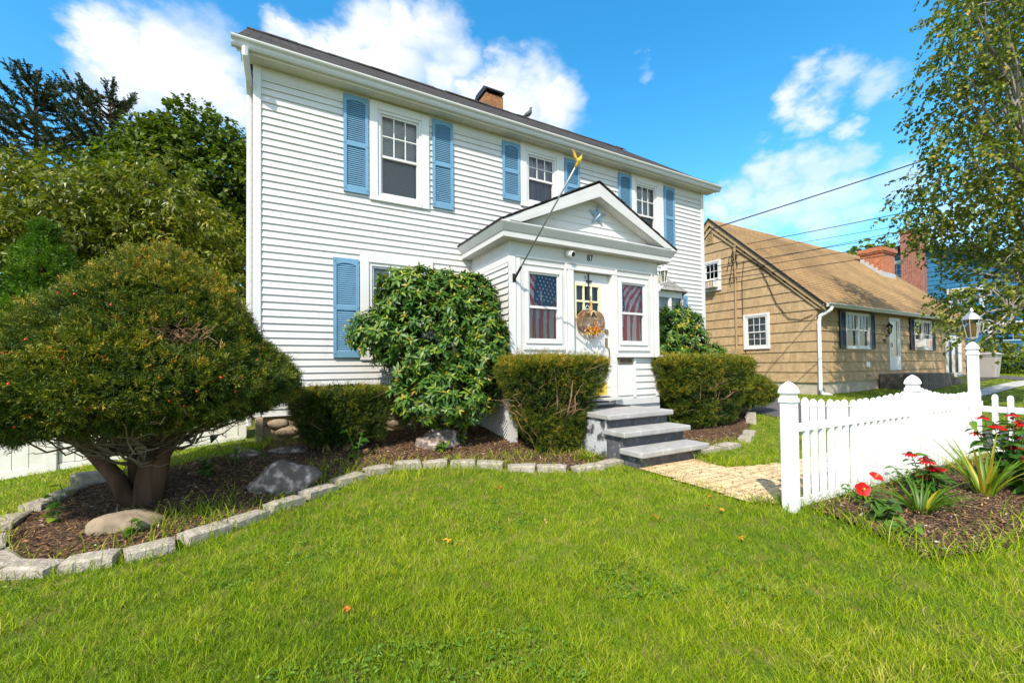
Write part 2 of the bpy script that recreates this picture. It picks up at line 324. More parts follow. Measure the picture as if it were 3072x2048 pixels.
M['mulch'] = mat('bark_mulch', (.06, .038, .026), .95, .1, var=.5, vscale=25, bump=1, bscale=60, col2=(.27, .15, .08), c2scale=45, c2pos=(.5, .62))
M['asphalt'] = mat('asphalt', (.10, .093, .092), .9, .2, var=.2, vscale=4, bump=.4, bscale=120)
M['tendril'] = mat('stem_green', (.10, .17, .035), .5, .3)
LEAF = {}
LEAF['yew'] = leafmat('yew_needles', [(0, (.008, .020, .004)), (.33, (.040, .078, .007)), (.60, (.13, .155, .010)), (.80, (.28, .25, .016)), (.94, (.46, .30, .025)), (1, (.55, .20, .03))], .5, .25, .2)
LEAF['rhodo'] = leafmat('rhododendron_leaf', [(0, (.025, .075, .014)), (.5, (.065, .15, .016)), (.85, (.17, .25, .02)), (.95, (.33, .34, .03)), (1, (.42, .27, .03))], .42, .38, .22)
LEAF['cherry'] = leafmat('cherry_leaf', [(0, (.030, .055, .005)), (.5, (.15, .18, .009)), (.9, (.38, .33, .03)), (.985, (.36, .27, .03)), (1, (.45, .16, .02))], .38, .5, .35)
LEAF['maple'] = leafmat('maple_leaf', [(0, (.022, .05, .005)), (.6, (.12, .17, .009)), (1, (.28, .31, .02))], .5, .35, .3)
LEAF['spruce'] = leafmat('spruce_needle', [(0, (.015, .032, .014)), (.7, (.045, .07, .022)), (1, (.12, .08, .03))], .6, .3, .1)
LEAF['thuja'] = leafmat('arborvitae_spray', [(0, (.015, .05, .004)), (.6, (.07, .155, .006)), (1, (.18, .27, .010))], .5, .35, .3)
LEAF['thujad'] = leafmat('dark_evergreen_spray', [(0, (.008, .03, .008)), (1, (.03, .07, .012))], .5, .35, .2)
LEAF['birch'] = leafmat('birch_leaf', [(0, (.05, .095, .012)), (.5, (.14, .18, .018)), (.85, (.33, .27, .03)), (1, (.5, .32, .035))], .45, .4, .35)
LEAF['grass'] = leafmat('grass_blade', [(0, (.045, .105, .003)), (.4, (.165, .265, .004)), (.7, (.31, .39, .006)), (.9, (.45, .43, .04)), (1, (.55, .45, .16))], .6, .2, .3, tint=(1.1, 1.2, .4))
LEAF['weed'] = leafmat('weed_leaf', [(0, (.03, .10, .010)), (.6, (.09, .20, .015)), (1, (.20, .30, .02))], .45, .4, .35)
LEAF['lily'] = leafmat('lily_blade', [(0, (.06, .14, .010)), (.7, (.15, .25, .015)), (.9, (.38, .34, .02)), (1, (.5, .36, .03))], .4, .4, .35)
LEAF['petal'] = leafmat('red_petal', [(0, (.45, .008, .006)), (.8, (.55, .010, .008)), (1, (.58, .06, .05))], .5, .3, .25, tint=(1.2, .6, .5))
LEAF['autumn'] = leafmat('autumn_leaf', [(0, (.28, .07, .015)), (.4, (.50, .16, .02)), (.75, (.65, .33, .02)), (1, (.45, .38, .22))], .6, .25, .2, tint=(1.2, .9, .5))
LEAF['chip'] = leafmat('mulch_chip', [(0, (.04, .028, .022)), (.4, (.13, .085, .06)), (.7, (.28, .16, .08)), (.9, (.45, .24, .08)), (1, (.48, .41, .34))], .9, .1, 0)
# ------------------------------------------------------------------ leaf builders (numpy)
def unit(a): return a/np.maximum(np.linalg.norm(a, axis=1, keepdims=True), 1e-9)
def rdir(n): return unit(rng.normal(size=(n, 3)))
def leaf_arrays(P, D, N, Ln, Wd, leaf_tone, fold=.25, bend=.15, wide=.42):
    """two folded quads per leaf"""
    n = len(P); D = unit(D); S = unit(np.cross(D, N)); N = np.cross(S, D)
    Ln = np.broadcast_to(np.asarray(Ln, float), (n,))[:, None]; Wd = np.broadcast_to(np.asarray(Wd, float), (n,))[:, None]
    mid = P+D*Ln*wide+N*Ln*bend*.35
    tip = P+D*Ln-N*Ln*bend
    l = mid+S*Wd*.5+N*Wd*fold; r = mid-S*Wd*.5+N*Wd*fold
    V = np.stack([P, l, tip, r, mid], 1).reshape(-1, 3)
    b = (np.arange(n)*5)[:, None]
    F = np.concatenate([b+np.array([[0, 4, 1]]), b+np.array([[4, 2, 1]]), b+np.array([[0, 3, 4]]), b+np.array([[3, 2, 4]])])
    return V, F, np.repeat(leaf_tone, 5)
def long_leaf_arrays(P, D, N, Ln, Wd, leaf_tone, bend=.3, prof=(.35, 1, .85, .06), fold=.15):
    """curved strip leaves: sections along a bent midrib, folded in a shallow V"""
    n = len(P); D = unit(D); S = unit(np.cross(D, N)); N = np.cross(S, D); k = len(prof)
    Ln = np.broadcast_to(np.asarray(Ln, float), (n,)); Wd = np.broadcast_to(np.asarray(Wd, float), (n,)); bend = np.broadcast_to(np.asarray(bend, float), (n,))
    V = np.zeros((n, k, 3, 3))
    for i in range(k):
        t = i/(k-1); c = P+D*(Ln*t*(1-.25*np.abs(bend)*t))[:, None]-N*(Ln*bend*t*t)[:, None]
        w = (Wd*prof[i]*.5)[:, None]
        V[:, i, 1] = c; V[:, i, 0] = c+S*w+N*w*2*fold; V[:, i, 2] = c-S*w+N*w*2*fold
    F = []
    b = (np.arange(n)*k*3)[:, None]
    for i in range(k-1):
        for j in (0, 1): F.append(b+np.array([[i*3+j, i*3+j+1, (i+1)*3+j+1, (i+1)*3+j]]))
    return V.reshape(-1, 3), np.concatenate(F), np.repeat(leaf_tone, k*3)
def cat_arrays(parts):
    Vs, Fs, Rs, o = [], [], [], 0
    for V, F, r in parts: Vs.append(V); Fs.append(F+o); Rs.append(r); o += len(V)
    return np.concatenate(Vs), np.concatenate(Fs), np.concatenate(Rs)
def needle_sprigs(P, D, N, L, k, nl, nw, leaf_tone, spread=.9):
    """sprig axes P->P+D*L, k flat needles each in two ranks"""
    n = len(P); D = unit(D); S = unit(np.cross(D, N)); N = np.cross(S, D)
    L = np.broadcast_to(np.asarray(L, float), (n,))
    t = (np.arange(k)+.5)/k; side = np.where(np.arange(k) % 2 == 0, 1., -1.)
    A = P[:, None]+D[:, None]*(L[:, None, None]*t[None, :, None])
    nd = D[:, None]*(.55+.5*rng.random((n, k, 1)))+S[:, None]*(side[None, :, None]*spread)+N[:, None]*(rng.normal(size=(n, k, 1))*.35+.15)
    nd = nd/np.linalg.norm(nd, axis=2, keepdims=True)
    q = np.cross(nd, N[:, None]+rng.normal(size=(n, k, 3))*.5); q = q/np.linalg.norm(q, axis=2, keepdims=True)
    ln = nl*(.7+.5*rng.random((n, k, 1)))
    V = np.stack([A+q*nw*.35, A+nd*ln*.55+q*nw*.5, A+nd*ln, A+nd*ln*.55-q*nw*.5], 2).reshape(-1, 3)
    F = np.arange(n*k*4).reshape(-1, 4)
    rr = np.clip(leaf_tone[:, None]+rng.normal(size=(n, k))*.07, 0, 1)
    return V, F, np.repeat(rr.ravel(), 4)
def vnoise(P, s, off=0):
    """cheap smooth noise on arrays, about -1..1"""
    q = P*s+off
    return (np.sin(q[:, 0]*1.7+1.3*np.sin(q[:, 1]*1.1+off))+np.sin(q[:, 1]*1.9+1.1*np.sin(q[:, 2]*1.3))+np.sin(q[:, 2]*2.1+1.2*np.sin(q[:, 0]*.9+2)))/3
def inpoly(x, y, poly):
    x = np.asarray(x); y = np.asarray(y); c = np.zeros(x.shape, bool); n = len(poly); j = n-1
    for i in range(n):
        xi, yi = poly[i]; xj, yj = poly[j]
        k = ((yi > y) != (yj > y)) & (x < (xj-xi)*(y-yi)/(yj-yi+1e-12)+xi); c ^= k; j = i
    return c
# ================================================================== SETTING
BED = [(-1.70,-.95),(-1.74,-1.45),(-1.87,-1.75),(-1.80,-2.25),(-1.56,-2.78),(-1.2,-3.02),(-.72,-3.0),(-.42,-2.83),(-.15,-2.62),(.12,-2.38),(.42,-2.15),(.74,-1.93),(1.1,-1.77),(1.44,-1.75),(1.78,-1.82),(2.08,-1.95),(2.35,-2.08),(2.62,-2.32),(2.9,-2.48),(3.26,-2.74),(3.85,-2.7),(3.95,-2.5),(3.95,-1.4),(3.2,-1.3),(3.1,-.05),(.0,-.05),(-.1,-.6),(-.9,-.7)]
BED_R = [(5.25,-1.45),(5.25,-2.6),(5.8,-2.75),(6.9,-2.5),(8.0,-2.0),(9.0,-1.45),(10.0,-.9),(10.3,-.2),(9.5,.3),(9.4,-.06),(6.3,-.06),(6.3,-1.45)]
BED_F = [(4.15,-4.92),(4.05,-5.25),(3.9,-5.55),(3.72,-5.85),(4.2,-6.0),(4.9,-6.08),(5.6,-6.2),(8.4,-6.4),(8.4,-5.02),(6.4,-4.98)]
PATH = [(3.97,-3.1),(5.0,-3.1),(4.95,-3.6),(5.5,-3.82),(9.0,-3.9),(8.9,-4.75),(5.2,-4.62),(4.05,-4.72),(3.85,-4.6)]
DRIVE = [(8.9,-14),(11.4,-14),(11.4,-4.4),(13.7,1),(13.9,14),(10.9,14),(10.7,.2),(9.3,-3),(8.95,-5)]
def axis(segs):
    return np.unique(np.round(np.concatenate([np.arange(a, b, s) for a, b, s in segs]), 4))
xs = axis([(-400,-20,20),(-20,-6,1),(-6,14,.2),(14,40,1),(40,601,20)]); ys = axis([(-300,-20,20),(-20,-8,1),(-8,2,.2),(2,20,1),(20,601,20)])
GX, GY = np.meshgrid(xs, ys); GZ = gz(GX, GY)
nx = len(xs); ny = len(ys); ii = np.arange(nx*ny).reshape(ny, nx)
F = np.stack([ii[:-1,:-1].ravel(), ii[:-1,1:].ravel(), ii[1:,1:].ravel(), ii[1:,:-1].ravel()], 1)
M['ground'] = mat('lawn_soil', (.09, .14, .014), .95, .1, var=.25, vscale=2, bump=.5, bscale=60, col2=(.20, .17, .05), c2scale=5, c2pos=(.45, .65))
o = np_mesh('ground', np.stack([GX.ravel(), GY.ravel(), GZ.ravel()], 1), F, M['ground'], shade=True); tag(o, kind='structure')
def sheet(name, poly, dz, step, m, rough=0.0, kind='structure'):
    p = np.array(poly); x0, y0 = p.min(0); x1, y1 = p.max(0)
    X = np.arange(x0, x1+step, step); Y = np.arange(y0, y1+step, step); A, B = np.meshgrid(X, Y)
    Z = gz(A, B)+dz
    if rough: Z = Z+rough*vnoise(np.stack([A.ravel(), B.ravel(), 0*A.ravel()], 1), 5).reshape(A.shape)+rough*.6*vnoise(np.stack([A.ravel(), B.ravel(), 0*A.ravel()], 1), 17, 3).reshape(A.shape)
    n = len(X); k = np.arange(A.size).reshape(A.shape)
    q = np.stack([k[:-1,:-1].ravel(), k[:-1,1:].ravel(), k[1:,1:].ravel(), k[1:,:-1].ravel()], 1)
    cx = (A[:-1,:-1]+step/2).ravel(); cy = (B[:-1,:-1]+step/2).ravel(); q = q[inpoly(cx, cy, poly)]
    o = np_mesh(name, np.stack([A.ravel(), B.ravel(), Z.ravel()], 1), q, m, shade=True)
    return tag(o, kind=kind)
sheet('mulch_ground', BED, .03, .05, M['mulch'], .012); sheet('mulch_ground', BED_R, .025, .06, M['mulch'], .012); sheet('mulch_ground', BED_F, .02, .05, M['mulch'], .012)
M['paver'] = brickmat('tan_paver', (.66, .47, .27), (.56, .39, .21), (.30, .22, .10), .22, .11, .006, .9, .5, .3)
_nt = M['paver'].node_tree
for _n in _nt.nodes:
    if _n.type == 'COMBXYZ':
        sp = [q for q in _nt.nodes if q.type == 'SEPXYZ'][0]; _nt.links.new(sp.outputs[0], _n.inputs[0]); _nt.links.new(sp.outputs[1], _n.inputs[1])
sheet('brick_path', PATH, .016, .05, M['paver'], .004); sheet('driveway', DRIVE, .014, .1, M['asphalt'], .003)
sheet('street', [(-200,-24),(300,-24),(300,-15),(-200,-15)], .02, 1.0, M['asphalt'])
sheet('sidewalk', [(14.5,-2.45),(40,-2.45),(40,-1.95),(14.5,-1.95)], .02, .25, M['concrete'])
sheet('side_driveway', [(27.2,-30),(30.5,-30),(30.5,12),(29.3,12),(29.3,-.8),(24.5,-.8),(24.5,-1.3),(27.2,-1.3)], .018, .25, M['asphalt'])
# ================================================================== WHITE HOUSE
HX0, HX1, HZ0 = -.12, 9.42, .62
house = thing('white_house', (4.65, 3, .2), 'two-storey white clapboard house with blue shutters and a pedimented entry porch', 'house')
def siding(mb, x0, x1, z0, z1, Y=0, e=.1016, op=(), lip=.019):
    z = z0; 
    while z < z1-1e-4:
        zb = min(z+e, z1)
        cuts = sorted({z, zb, *[c for o in op for c in (o[2], o[3]) if z < c < zb]})
        for a, b in zip(cuts[:-1], cuts[1:]):
            mid = (a+b)/2; iv = [(x0, x1)]
            for o in op:
                if o[2] < mid < o[3]:
                    nv = []
                    for p, q in iv:
                        if o[1] <= p or o[0] >= q: nv.append((p, q)); continue
                        if o[0] > p: nv.append((p, o[0]))
                        if o[1] < q: nv.append((o[1], q))
                    iv = nv
            ya = Y-lip*(1-(a-z)/e); yb = Y-lip*(1-(b-z)/e)
            for p, q in iv:
                mb.face((p, ya, a), (q, ya, a), (q, yb, b), (p, yb, b))
                if a == z: mb.face((p, Y, a), (q, Y, a), (q, ya, a), (p, ya, a))
        z = zb
    return mb
def window(parent, x0, x1, z0, z1, rail, xf=None, cols=3, rows=2, casing=(.13, .13, .13, .08), blind='blind', lower_screen=True, Y=0, double=False, lowgrid=False, frame=M['trim'], interior=True):
    fw = .045
    f = MB(xf)
    f.box(x0, x0+fw, Y-.02, Y+.09, z0, z1); f.box(x1-fw, x1, Y-.02, Y+.09, z0, z1); f.box(x0+fw, x1-fw, Y-.02, Y+.09, z1-fw, z1); f.box(x0+fw, x1-fw, Y-.028, Y+.09, z0, z0+fw)
    spans = [(x0+fw, x1-fw)]
    if double:
        c = (x0+x1)/2; f.box(c-.05, c+.05, Y-.024, Y+.088, z0+fw, z1-fw); spans = [(x0+fw, c-.05), (c+.05, x1-fw)]
    zr = rail
    for a, b in spans:
        s = .032
        f.box(a, b, Y+.008, Y+.075, zr-.018, zr+.02)                    # meeting rail
        f.box(a, a+s, Y+.012, Y+.07, z0+fw, zr-.018); f.box(b-s, b, Y+.012, Y+.07, z0+fw, zr-.018); f.box(a+s, b-s, Y+.012, Y+.07, z0+fw, z0+fw+s)
        f.box(a, a+s, Y+.004, Y+.03, zr+.02, z1-fw); f.box(b-s, b, Y+.004, Y+.03, zr+.02, z1-fw); f.box(a+s, b-s, Y+.004, Y+.03, z1-fw-s, z1-fw)
        gw = .009
        for (g0, g1, yy, on) in ((zr+.02, z1-fw-s, Y+.011, True), (z0+fw+s, zr-.018, Y+.035, lowgrid)):
            if not on: continue
            for i in range(1, cols):
                xx = a+s+(b-a-2*s)*i/cols; f.box(xx-gw, xx+gw, yy, yy+.012, g0, g1)
            for i in range(1, rows):
                zz = g0+(g1-g0)*i/rows; f.box(a+s, b-s, yy-.001, yy+.013, zz-gw, zz+gw)
    w = f.build('window', frame, parent)
    if casing:
        l, r, t, b = casing; c = MB(xf)
        c.box(x0-l, x0, Y-.04, Y+.03, z0-b, z1+t); c.box(x1, x1+r, Y-.04, Y+.03, z0-b, z1+t)
        c.box(x0, x1, Y-.038, Y+.03, z1, z1+t); c.box(x0, x1, Y-.045, Y+.03, z0-b, z0)
        c.build('casing', M['trim'], w, bevel=.006, seg=1)
    g = MB(xf)
    for a, b in spans:
        g.mi = 0; g.face((a, Y+.024, zr), (b, Y+.024, zr), (b, Y+.024, z1-fw), (a, Y+.024, z1-fw))
        g.mi = 1 if lower_screen else 0; g.face((a, Y+.05, z0+fw), (b, Y+.05, z0+fw), (b, Y+.05, zr), (a, Y+.05, zr))
    g.build('pane', [M['glass'], M['screen']], w)
    if interior:
        bl = MB(xf); bl.mi = 0
        if blind == 'blind':
            z = z0+.03
            while z < z1-.03:
                bl.face((x0+.02, Y+.10, z), (x1-.02, Y+.10, z), (x1-.02, Y+.107, z+.0225), (x0+.02, Y+.107, z+.0225)); z += .0235
        elif blind == 'curtain':
            k = 40
            for i in range(k):
                xa = x0+.02+(x1-x0-.04)*i/k; xb = x0+.02+(x1-x0-.04)*(i+1)/k; ya = Y+.13+.03*math.sin(i*.95)+.012*math.sin(i*2.3); yb = Y+.13+.03*math.sin((i+1)*.95)+.012*math.sin((i+1)*2.3)
                bl.face((xa, ya, z0), (xb, yb, z0), (xb, yb, z1), (xa, ya, z1))
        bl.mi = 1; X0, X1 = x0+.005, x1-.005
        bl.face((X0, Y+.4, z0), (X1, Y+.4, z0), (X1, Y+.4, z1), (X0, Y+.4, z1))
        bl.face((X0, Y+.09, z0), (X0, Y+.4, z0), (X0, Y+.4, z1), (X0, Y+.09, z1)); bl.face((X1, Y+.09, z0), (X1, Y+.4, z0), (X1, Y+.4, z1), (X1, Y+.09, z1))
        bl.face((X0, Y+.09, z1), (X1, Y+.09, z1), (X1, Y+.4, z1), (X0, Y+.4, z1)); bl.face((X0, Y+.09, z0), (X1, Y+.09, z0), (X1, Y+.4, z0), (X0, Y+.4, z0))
        bl.build('blind' if blind != 'curtain' else 'curtain', [M['curtain' if blind == 'curtain' else 'blind'], M['room']], w)
    return w
W1 = (1.49, 2.21, 4.03, 5.43); W2 = (4.28, 4.985, 4.44, 5.43); W3 = (7.15, 7.85, 4.03, 5.43); W4 = (1.345, 2.26, 1.50, 2.95)
OP = [W1, W2, W3, W4]
sid = MB(); siding(sid, HX0, HX1, HZ0, 5.43, 0, op=OP+[(3.11, 6.25, .6, 3.3)])
sid.build('wall', M['siding'], house)
for xw, sg in ((-.21, 1), (9.51, -1)):       # gable ends with their own clapboards
    g = MB(lambda x, y, z, xw=xw, sg=sg: (xw+y*sg, x if sg < 0 else x, z))
    z = HZ0
    while z < 8.0:
        zb = z+.1016; zm = min(zb, 8.05)
        if z < 5.6: ya, yb = 0.02, 5.98
        else: t = (z-5.6)/(8.05-5.6); ya, yb = .02+2.98*t, 5.98-2.98*t
        if zb < 5.6: yc, yd = 0.02, 5.98
        else: t = min(1, (zb-5.6)/(8.05-5.6)); yc, yd = .02+2.98*t, 5.98-2.98*t
        g.face((ya, -.014, z), (yb, -.014, z), (yd, 0, zb), (yc, 0, zb)); g.face((ya, 0, z), (yb, 0, z), (yb, -.014, z), (ya, -.014, z)); z = zb
    g.build('side_wall', M['siding'], house)
bw = MB(); bw.box(-.2, 9.5, 5.9, 6.0, .62, 5.6); bw.build('back_wall', M['siding'], house)
cb = MB(); cb.box(-.22, HX0, -.03, .12, HZ0, 5.6); cb.box(HX1, 9.52, -.03, .12, HZ0, 5.6); build_each(cb, 6, 'corner_board', M['trim'], house, bevel=.004, seg=1)
fz = MB(); fz.box(HX0, HX1, -.018, .05, 5.43, 5.6)
fz.build('frieze', M['siding'], house)
# roof
ZR, ZE, YR = 8.14, 5.715, 3.0
rf = MB(); x0, x1 = -.42, 9.76
sl_ = (ZR-ZE)/(YR+.30)
rf.prism([(-.315, ZE-.005), (YR, ZR), (6.32, ZE-.005), (6.32, ZE-.05), (YR, ZR-.05), (-.315, ZE-.05)], 'x', x0, x1)
roof = rf.build('roof', M['roofdark'], house)
# ragged shingle butts along eave, rake and ridge
rg = MB()
for i in range(34):
    xx = x0+i*.3; rg.box(xx+.004, min(xx+.296, x1), -.335-.012*random.random(), -.05, ZE-.012+.006*random.random(), ZE+.016+.008*random.random())
rg.build('eave_shingles', M['roofdark'], roof); rg = MB()
for i in range(34):
    xx = x0+i*.3; h = .02*random.random(); rg.prism([(YR-.16, ZR-.09+h), (YR, ZR+.035+h), (YR+.16, ZR-.09+h), (YR+.16, ZR-.11+h), (YR, ZR+.01+h), (YR-.16, ZR-.11+h)], 'x', xx+.003, min(xx+.31, x1+.02))
rg.build('ridge_shingles', M['roofdark'], roof)
so = MB(); so.box(-.36, 9.70, -.22, .0, 5.585, 5.60)
for i in range(66):
    xx = -.1+i*.15
    if xx < 9.65: so.box(xx, xx+.016, -.219, -.005, 5.577, 5.586)
so.build('soffit', M['soffit'], house)
fa = MB(); fa.box(-.40, 9.73, -.235, -.221, 5.572, 5.70)
for xr in (-.40, 9.715):
    fa.prism([(-.235, 5.60), (-.235, 5.70), (YR, ZR-.055), (6.235, 5.70), (6.235, 5.60), (YR, ZR-.2)], 'x', xr, xr+.018)
fa.build('fascia', M['soffit'], house)
gu = MB(); prof = [(-.236, 5.60), (-.29, 5.60), (-.305, 5.625), (-.315, 5.66), (-.345, 5.685), (-.352, 5.70), (-.352, 5.718), (-.338, 5.718), (-.33, 5.70), (-.25, 5.70), (-.236, 5.716)]
gu.prism(prof, 'x', -.46, 9.81); gu.build('gutter', M['gutter'], house)
ds = MB()
def rect_tube(mb, path, w=.045, d=.032):
    for a, b in zip(path[:-1], path[1:]): mb.tube([a, b], w*.62, 4)
ds.tube([(-.30, -.30, 5.60), (-.30, -.30, 5.50), (-.27, -.10, 5.30), (-.262, .10, 5.18), (-.262, .10, 4.0), (-.262, .10, 2.2), (-.262, .10, .5)], .042, 8)
ds.build('downspout', M['gutter'], house)
# foundation: field stones bedded in mortar
fo = MB(); fo.box(-.15, 9.45, .03, .25, -.2, .61); fo.build('foundation', M['mortar'], house)
st = MB(); k = 0
for row, zc in enumerate((.52, .38, .24, .12)):
    x = -.05+.1*(row % 2)
    while x < 3.1:
        w = random.uniform(.09, .19); st.blob((x+w, .03, zc+random.uniform(-.02, .02)), (w*1.02, .07, random.uniform(.065, .085)), 12, 7, .22, k); x += 2*w; k += 1
st.build('foundation_stones', M['fieldstone'], house, shade=True)
ns = MB(); ns.box(-.19, -.09, -.06, .06, .0, .615); ns.build('foundation_pier', M['fieldstone'], house, bevel=.015)
# windows
window(house, *W1, 4.70); window(house, *W2, 4.93, casing=(.14, .185, .18, .1), blind='curtain'); window(house, *W3, 4.70, casing=(.12, .2, .16, .08))
window(house, *W4, 2.22, casing=(.135, .135, .14, .09), lower_screen=False)
def shutter(parent, x0, x1, z0, z1, Y=0, xf=None, m=M['blue'], split=.5, y0=-.048, pitch=.032):
    s = MB(xf); ya, yb = Y+y0, Y-.014; st = .046
    s.box(x0, x0+st, ya, yb, z0, z1); s.box(x1-st, x1, ya, yb, z0, z1)
    zm = z0+(z1-z0)*split
    s.box(x0+st, x1-st, ya+.002, yb, z0, z0+.10); s.box(x0+st, x1-st, ya+.002, yb, zm-.035, zm+.035)
    n = 10
    for i in range(n):          # arched top rail
        xa = x0+st+(x1-x0-2*st)*i/n; xb = x0+st+(x1-x0-2*st)*(i+1)/n; t = (i+.5)/n*2-1; s.box(xa, xb, ya+.002, yb, z1-.075-.035*min(1, abs(t)**2.2), z1)
    s.box(x0+st, x1-st, Y-.022, yb-.001, z0+.1, z1-.07)
    for a, b in ((z0+.1, zm-.035), (zm+.035, z1-.085)):
        z = a
        while z < b-.012: s.face((x0+st, ya+.008, z), (x1-st, ya+.008, z), (x1-st, Y-.022, min(z+pitch*.95, b)), (x0+st, Y-.022, min(z+pitch*.95, b))); z += pitch
    sc = s
    for xx in (x0+.022, x1-.022):
        for zz in (z0+.06, zm, z1-.05): sc.box(xx-.009, xx+.009, ya-.006, ya+.002, zz-.009, zz+.009)
    return s.build('shutter', m, parent)
for a, b, c, d in ((.972, 1.34, 4.01, 5.53), (2.397, 2.765, 4.01, 5.53), (3.752, 4.124, 4.41, 5.50), (5.187, 5.556, 4.41, 5.50), (6.645, 7.018, 4.03, 5.52), (8.08, 8.43, 4.03, 5.50), (.82, 1.192, 1.453, 2.972), (8.46, 8.83, 1.6, 2.95)):
    shutter(house, a, b, c, d)
# chimney
ch = MB(); ch.box(5.42, 5.98, 4.0, 4.75, 7.3, 9.22); chim = ch.build('chimney', M['brick_chim'], house)
cp = MB(); cp.box(5.52, 5.90, 4.1, 4.65, 9.22, 9.33); cp.prism([(3.93, 9.30), (3.93, 9.33), (4.1, 9.47), (4.65, 9.47), (4.82, 9.33), (4.82, 9.30)], 'x', 5.40, 6.0); cp.build('chimney_cap', M['black'], chim)
# bay window at the right
by = MB(); pl = [(7.15, 0), (7.45, -.35), (8.25, -.35), (8.55, 0)]
by.prism(pl, 'z', 1.3, 1.62); by.prism(pl, 'z', 2.80, 2.95)
for (xa, ya), (xb, yb) in zip(pl[:-1], pl[1:]):
    for t in (0.0, .5, 1.0):
        cx_, cy_ = xa+(xb-xa)*t, ya+(yb-ya)*t; by.tube([(cx_, cy_+.02, 1.62), (cx_, cy_+.02, 2.80)], .045, 6)
    by.tube([(xa, ya+.02, 2.25), (xb, yb+.02, 2.25)], .02, 6)
bay = by.build('bay_window', M['trim'], house)
bg_ = MB()
for (xa, ya), (xb, yb) in zip(pl[:-1], pl[1:]): bg_.face((xa, ya+.03, 1.62), (xb, yb+.03, 1.62), (xb, yb+.03, 2.8), (xa, ya+.03, 2.8))
bg_.build('pane', M['glass'], bay)
bb = MB(); bb.box(7.3, 8.4, -.17, -.015, 1.62, 2.8); bb.build('curtain', M['curtain'], bay)
br_ = MB(); e = [(7.02, -.03), (7.38, -.47), (8.32, -.47), (8.68, -.03)]; tp = [(7.45, -.012), (7.62, -.1), (8.08, -.1), (8.25, -.012)]
for i in range(3): br_.face((*e[i], 2.94), (*e[i+1], 2.94), (*tp[i+1], 3.30), (*tp[i], 3.30))
br_.face(*[(*q, 2.94) for q in e[::-1]]); br_.face(*[(*q, 3.30) for q in tp])
M['bayroof'] = roofmat('grey_bay_shingle', (.26, .25, .235), (.21, .20, .19), (.08, .08, .08), .25, .12); br_.build('bay_roof', M['bayroof'], bay)
# ------------------------------------------------------------------ entry porch
PX0, PX1, PY = 3.107, 6.26, -1.4
P1 = (3.385, 4.06, 1.64, 2.79); P2 = (5.30, 5.97, 1.64, 2.79); DO = (4.289, 5.12, .744, 2.845)
pw = MB()
# panelled front: pieces round the openings
pw.box(PX0, PX1, PY, PY+.09, 2.96, 3.18)                            # frieze board
pw.box(PX0, P1[0], PY+.002, PY+.09, 1.46, 2.96); pw.box(P1[1], DO[0], PY+.002, PY+.09, 1.46, 2.96); pw.box(P1[0], P1[1], PY+.002, PY+.09, P1[3], 2.96); pw.box(P1[0], P1[1], PY+.002, PY+.09, 1.46, P1[2])
pw.box(DO[0], DO[1], PY+.002, PY+.09, DO[3], 2.96)
pw.box(DO[1], P2[0], PY+.002, PY+.09, 1.46, 2.96); pw.box(P2[1], PX1, PY+.002, PY+.09, 1.46, 2.96); pw.box(P2[0], P2[1], PY+.002, PY+.09, P2[3], 2.96); pw.box(P2[0], P2[1], PY+.002, PY+.09, 1.46, P2[2])
pw.box(PX0+.004, DO[0], PY+.004, PY+.09, .66, 1.46); pw.box(DO[1], PX1-.004, PY+.004, PY+.09, .66, 1.46)
pw.box(PX0, PX0+.09, PY+.09, 0, .66, 3.18); pw.box(PX1-.09, PX1, PY+.09, 0, .66, 3.18)
porch = pw.build('porch_wall', M['porchpaint'], house)
tr = MB()
tr.box(PX0-.016, PX0+.105, PY-.016, PY+.001, .70, 2.955); tr.box(PX0+.12, PX0+.19, PY-.012, PY+.001, 1.47, 2.94)      # corner board, mullion strip
tr.box(PX0+.105, PX1+.006, PY-.02, PY+.001, 2.945, 2.975)
tr.box(4.13, 4.16, PY-.02, PY+.001, 1.47, 2.945); tr.box(4.17, DO[0], PY-.032, PY+.001, .70, 2.90); tr.box(DO[1], 5.20, PY-.032, PY+.001, .70, 2.90); tr.box(4.15, 5.22, PY-.038, PY+.001, 2.845, 2.92)
tr.box(5.21, 5.235, PY-.03, PY+.001, 1.47, 2.945); tr.box(6.08, 6.11, PY-.02, PY+.001, 1.47, 2.945); tr.box(PX1-.10, PX1+.014, PY-.016, PY+.001, .72, 2.945)
for w in (P1, P2):
    tr.box(w[0]-.05, w[1]+.05, PY-.026, PY+.001, w[2]-.10, w[2]-.03); tr.box(w[0]-.05, w[1]+.05, PY-.014, PY+.001, w[3]+.06, w[3]+.075)
tr.box(PX0-.03, 4.165, PY-.075, PY+.001, 1.425, 1.46); tr.box(5.205, PX1+.11, PY-.075, PY+.001, 1.425, 1.46)           # sill ledge
tr.box(PX0-.016, PX0+.001, PY, -.02, 2.85, 3.0); tr.box(PX0-.02, PX0+.001, PY, -.02, 1.425, 1.47)
tr.build('porch_trim', M['trim'], porch, bevel=.004, seg=1)
ps = MB(); siding(ps, 5.66, 6.16, .76, 1.42, PY+.003, .115); ps.build('porch_siding', M['siding'], porch); ps = MB(); siding(ps, 3.22, 4.16, .70, 1.42, PY+.003, .115); ps.build('porch_siding', M['siding'], porch)
sx = MB(lambda x, y, z: (PX0-.001+y, -x, z)); siding(sx, .02, 1.38, .56, 2.85, 0, .1016); sx.build('porch_side_siding', M['siding'], porch)
sx2 = MB(lambda x, y, z: (PX1+.001-y, x, z)); siding(sx2, -1.38, -.02, .56, 3.17, 0, .1016); sx2.build('porch_side_siding', M['siding'], porch)
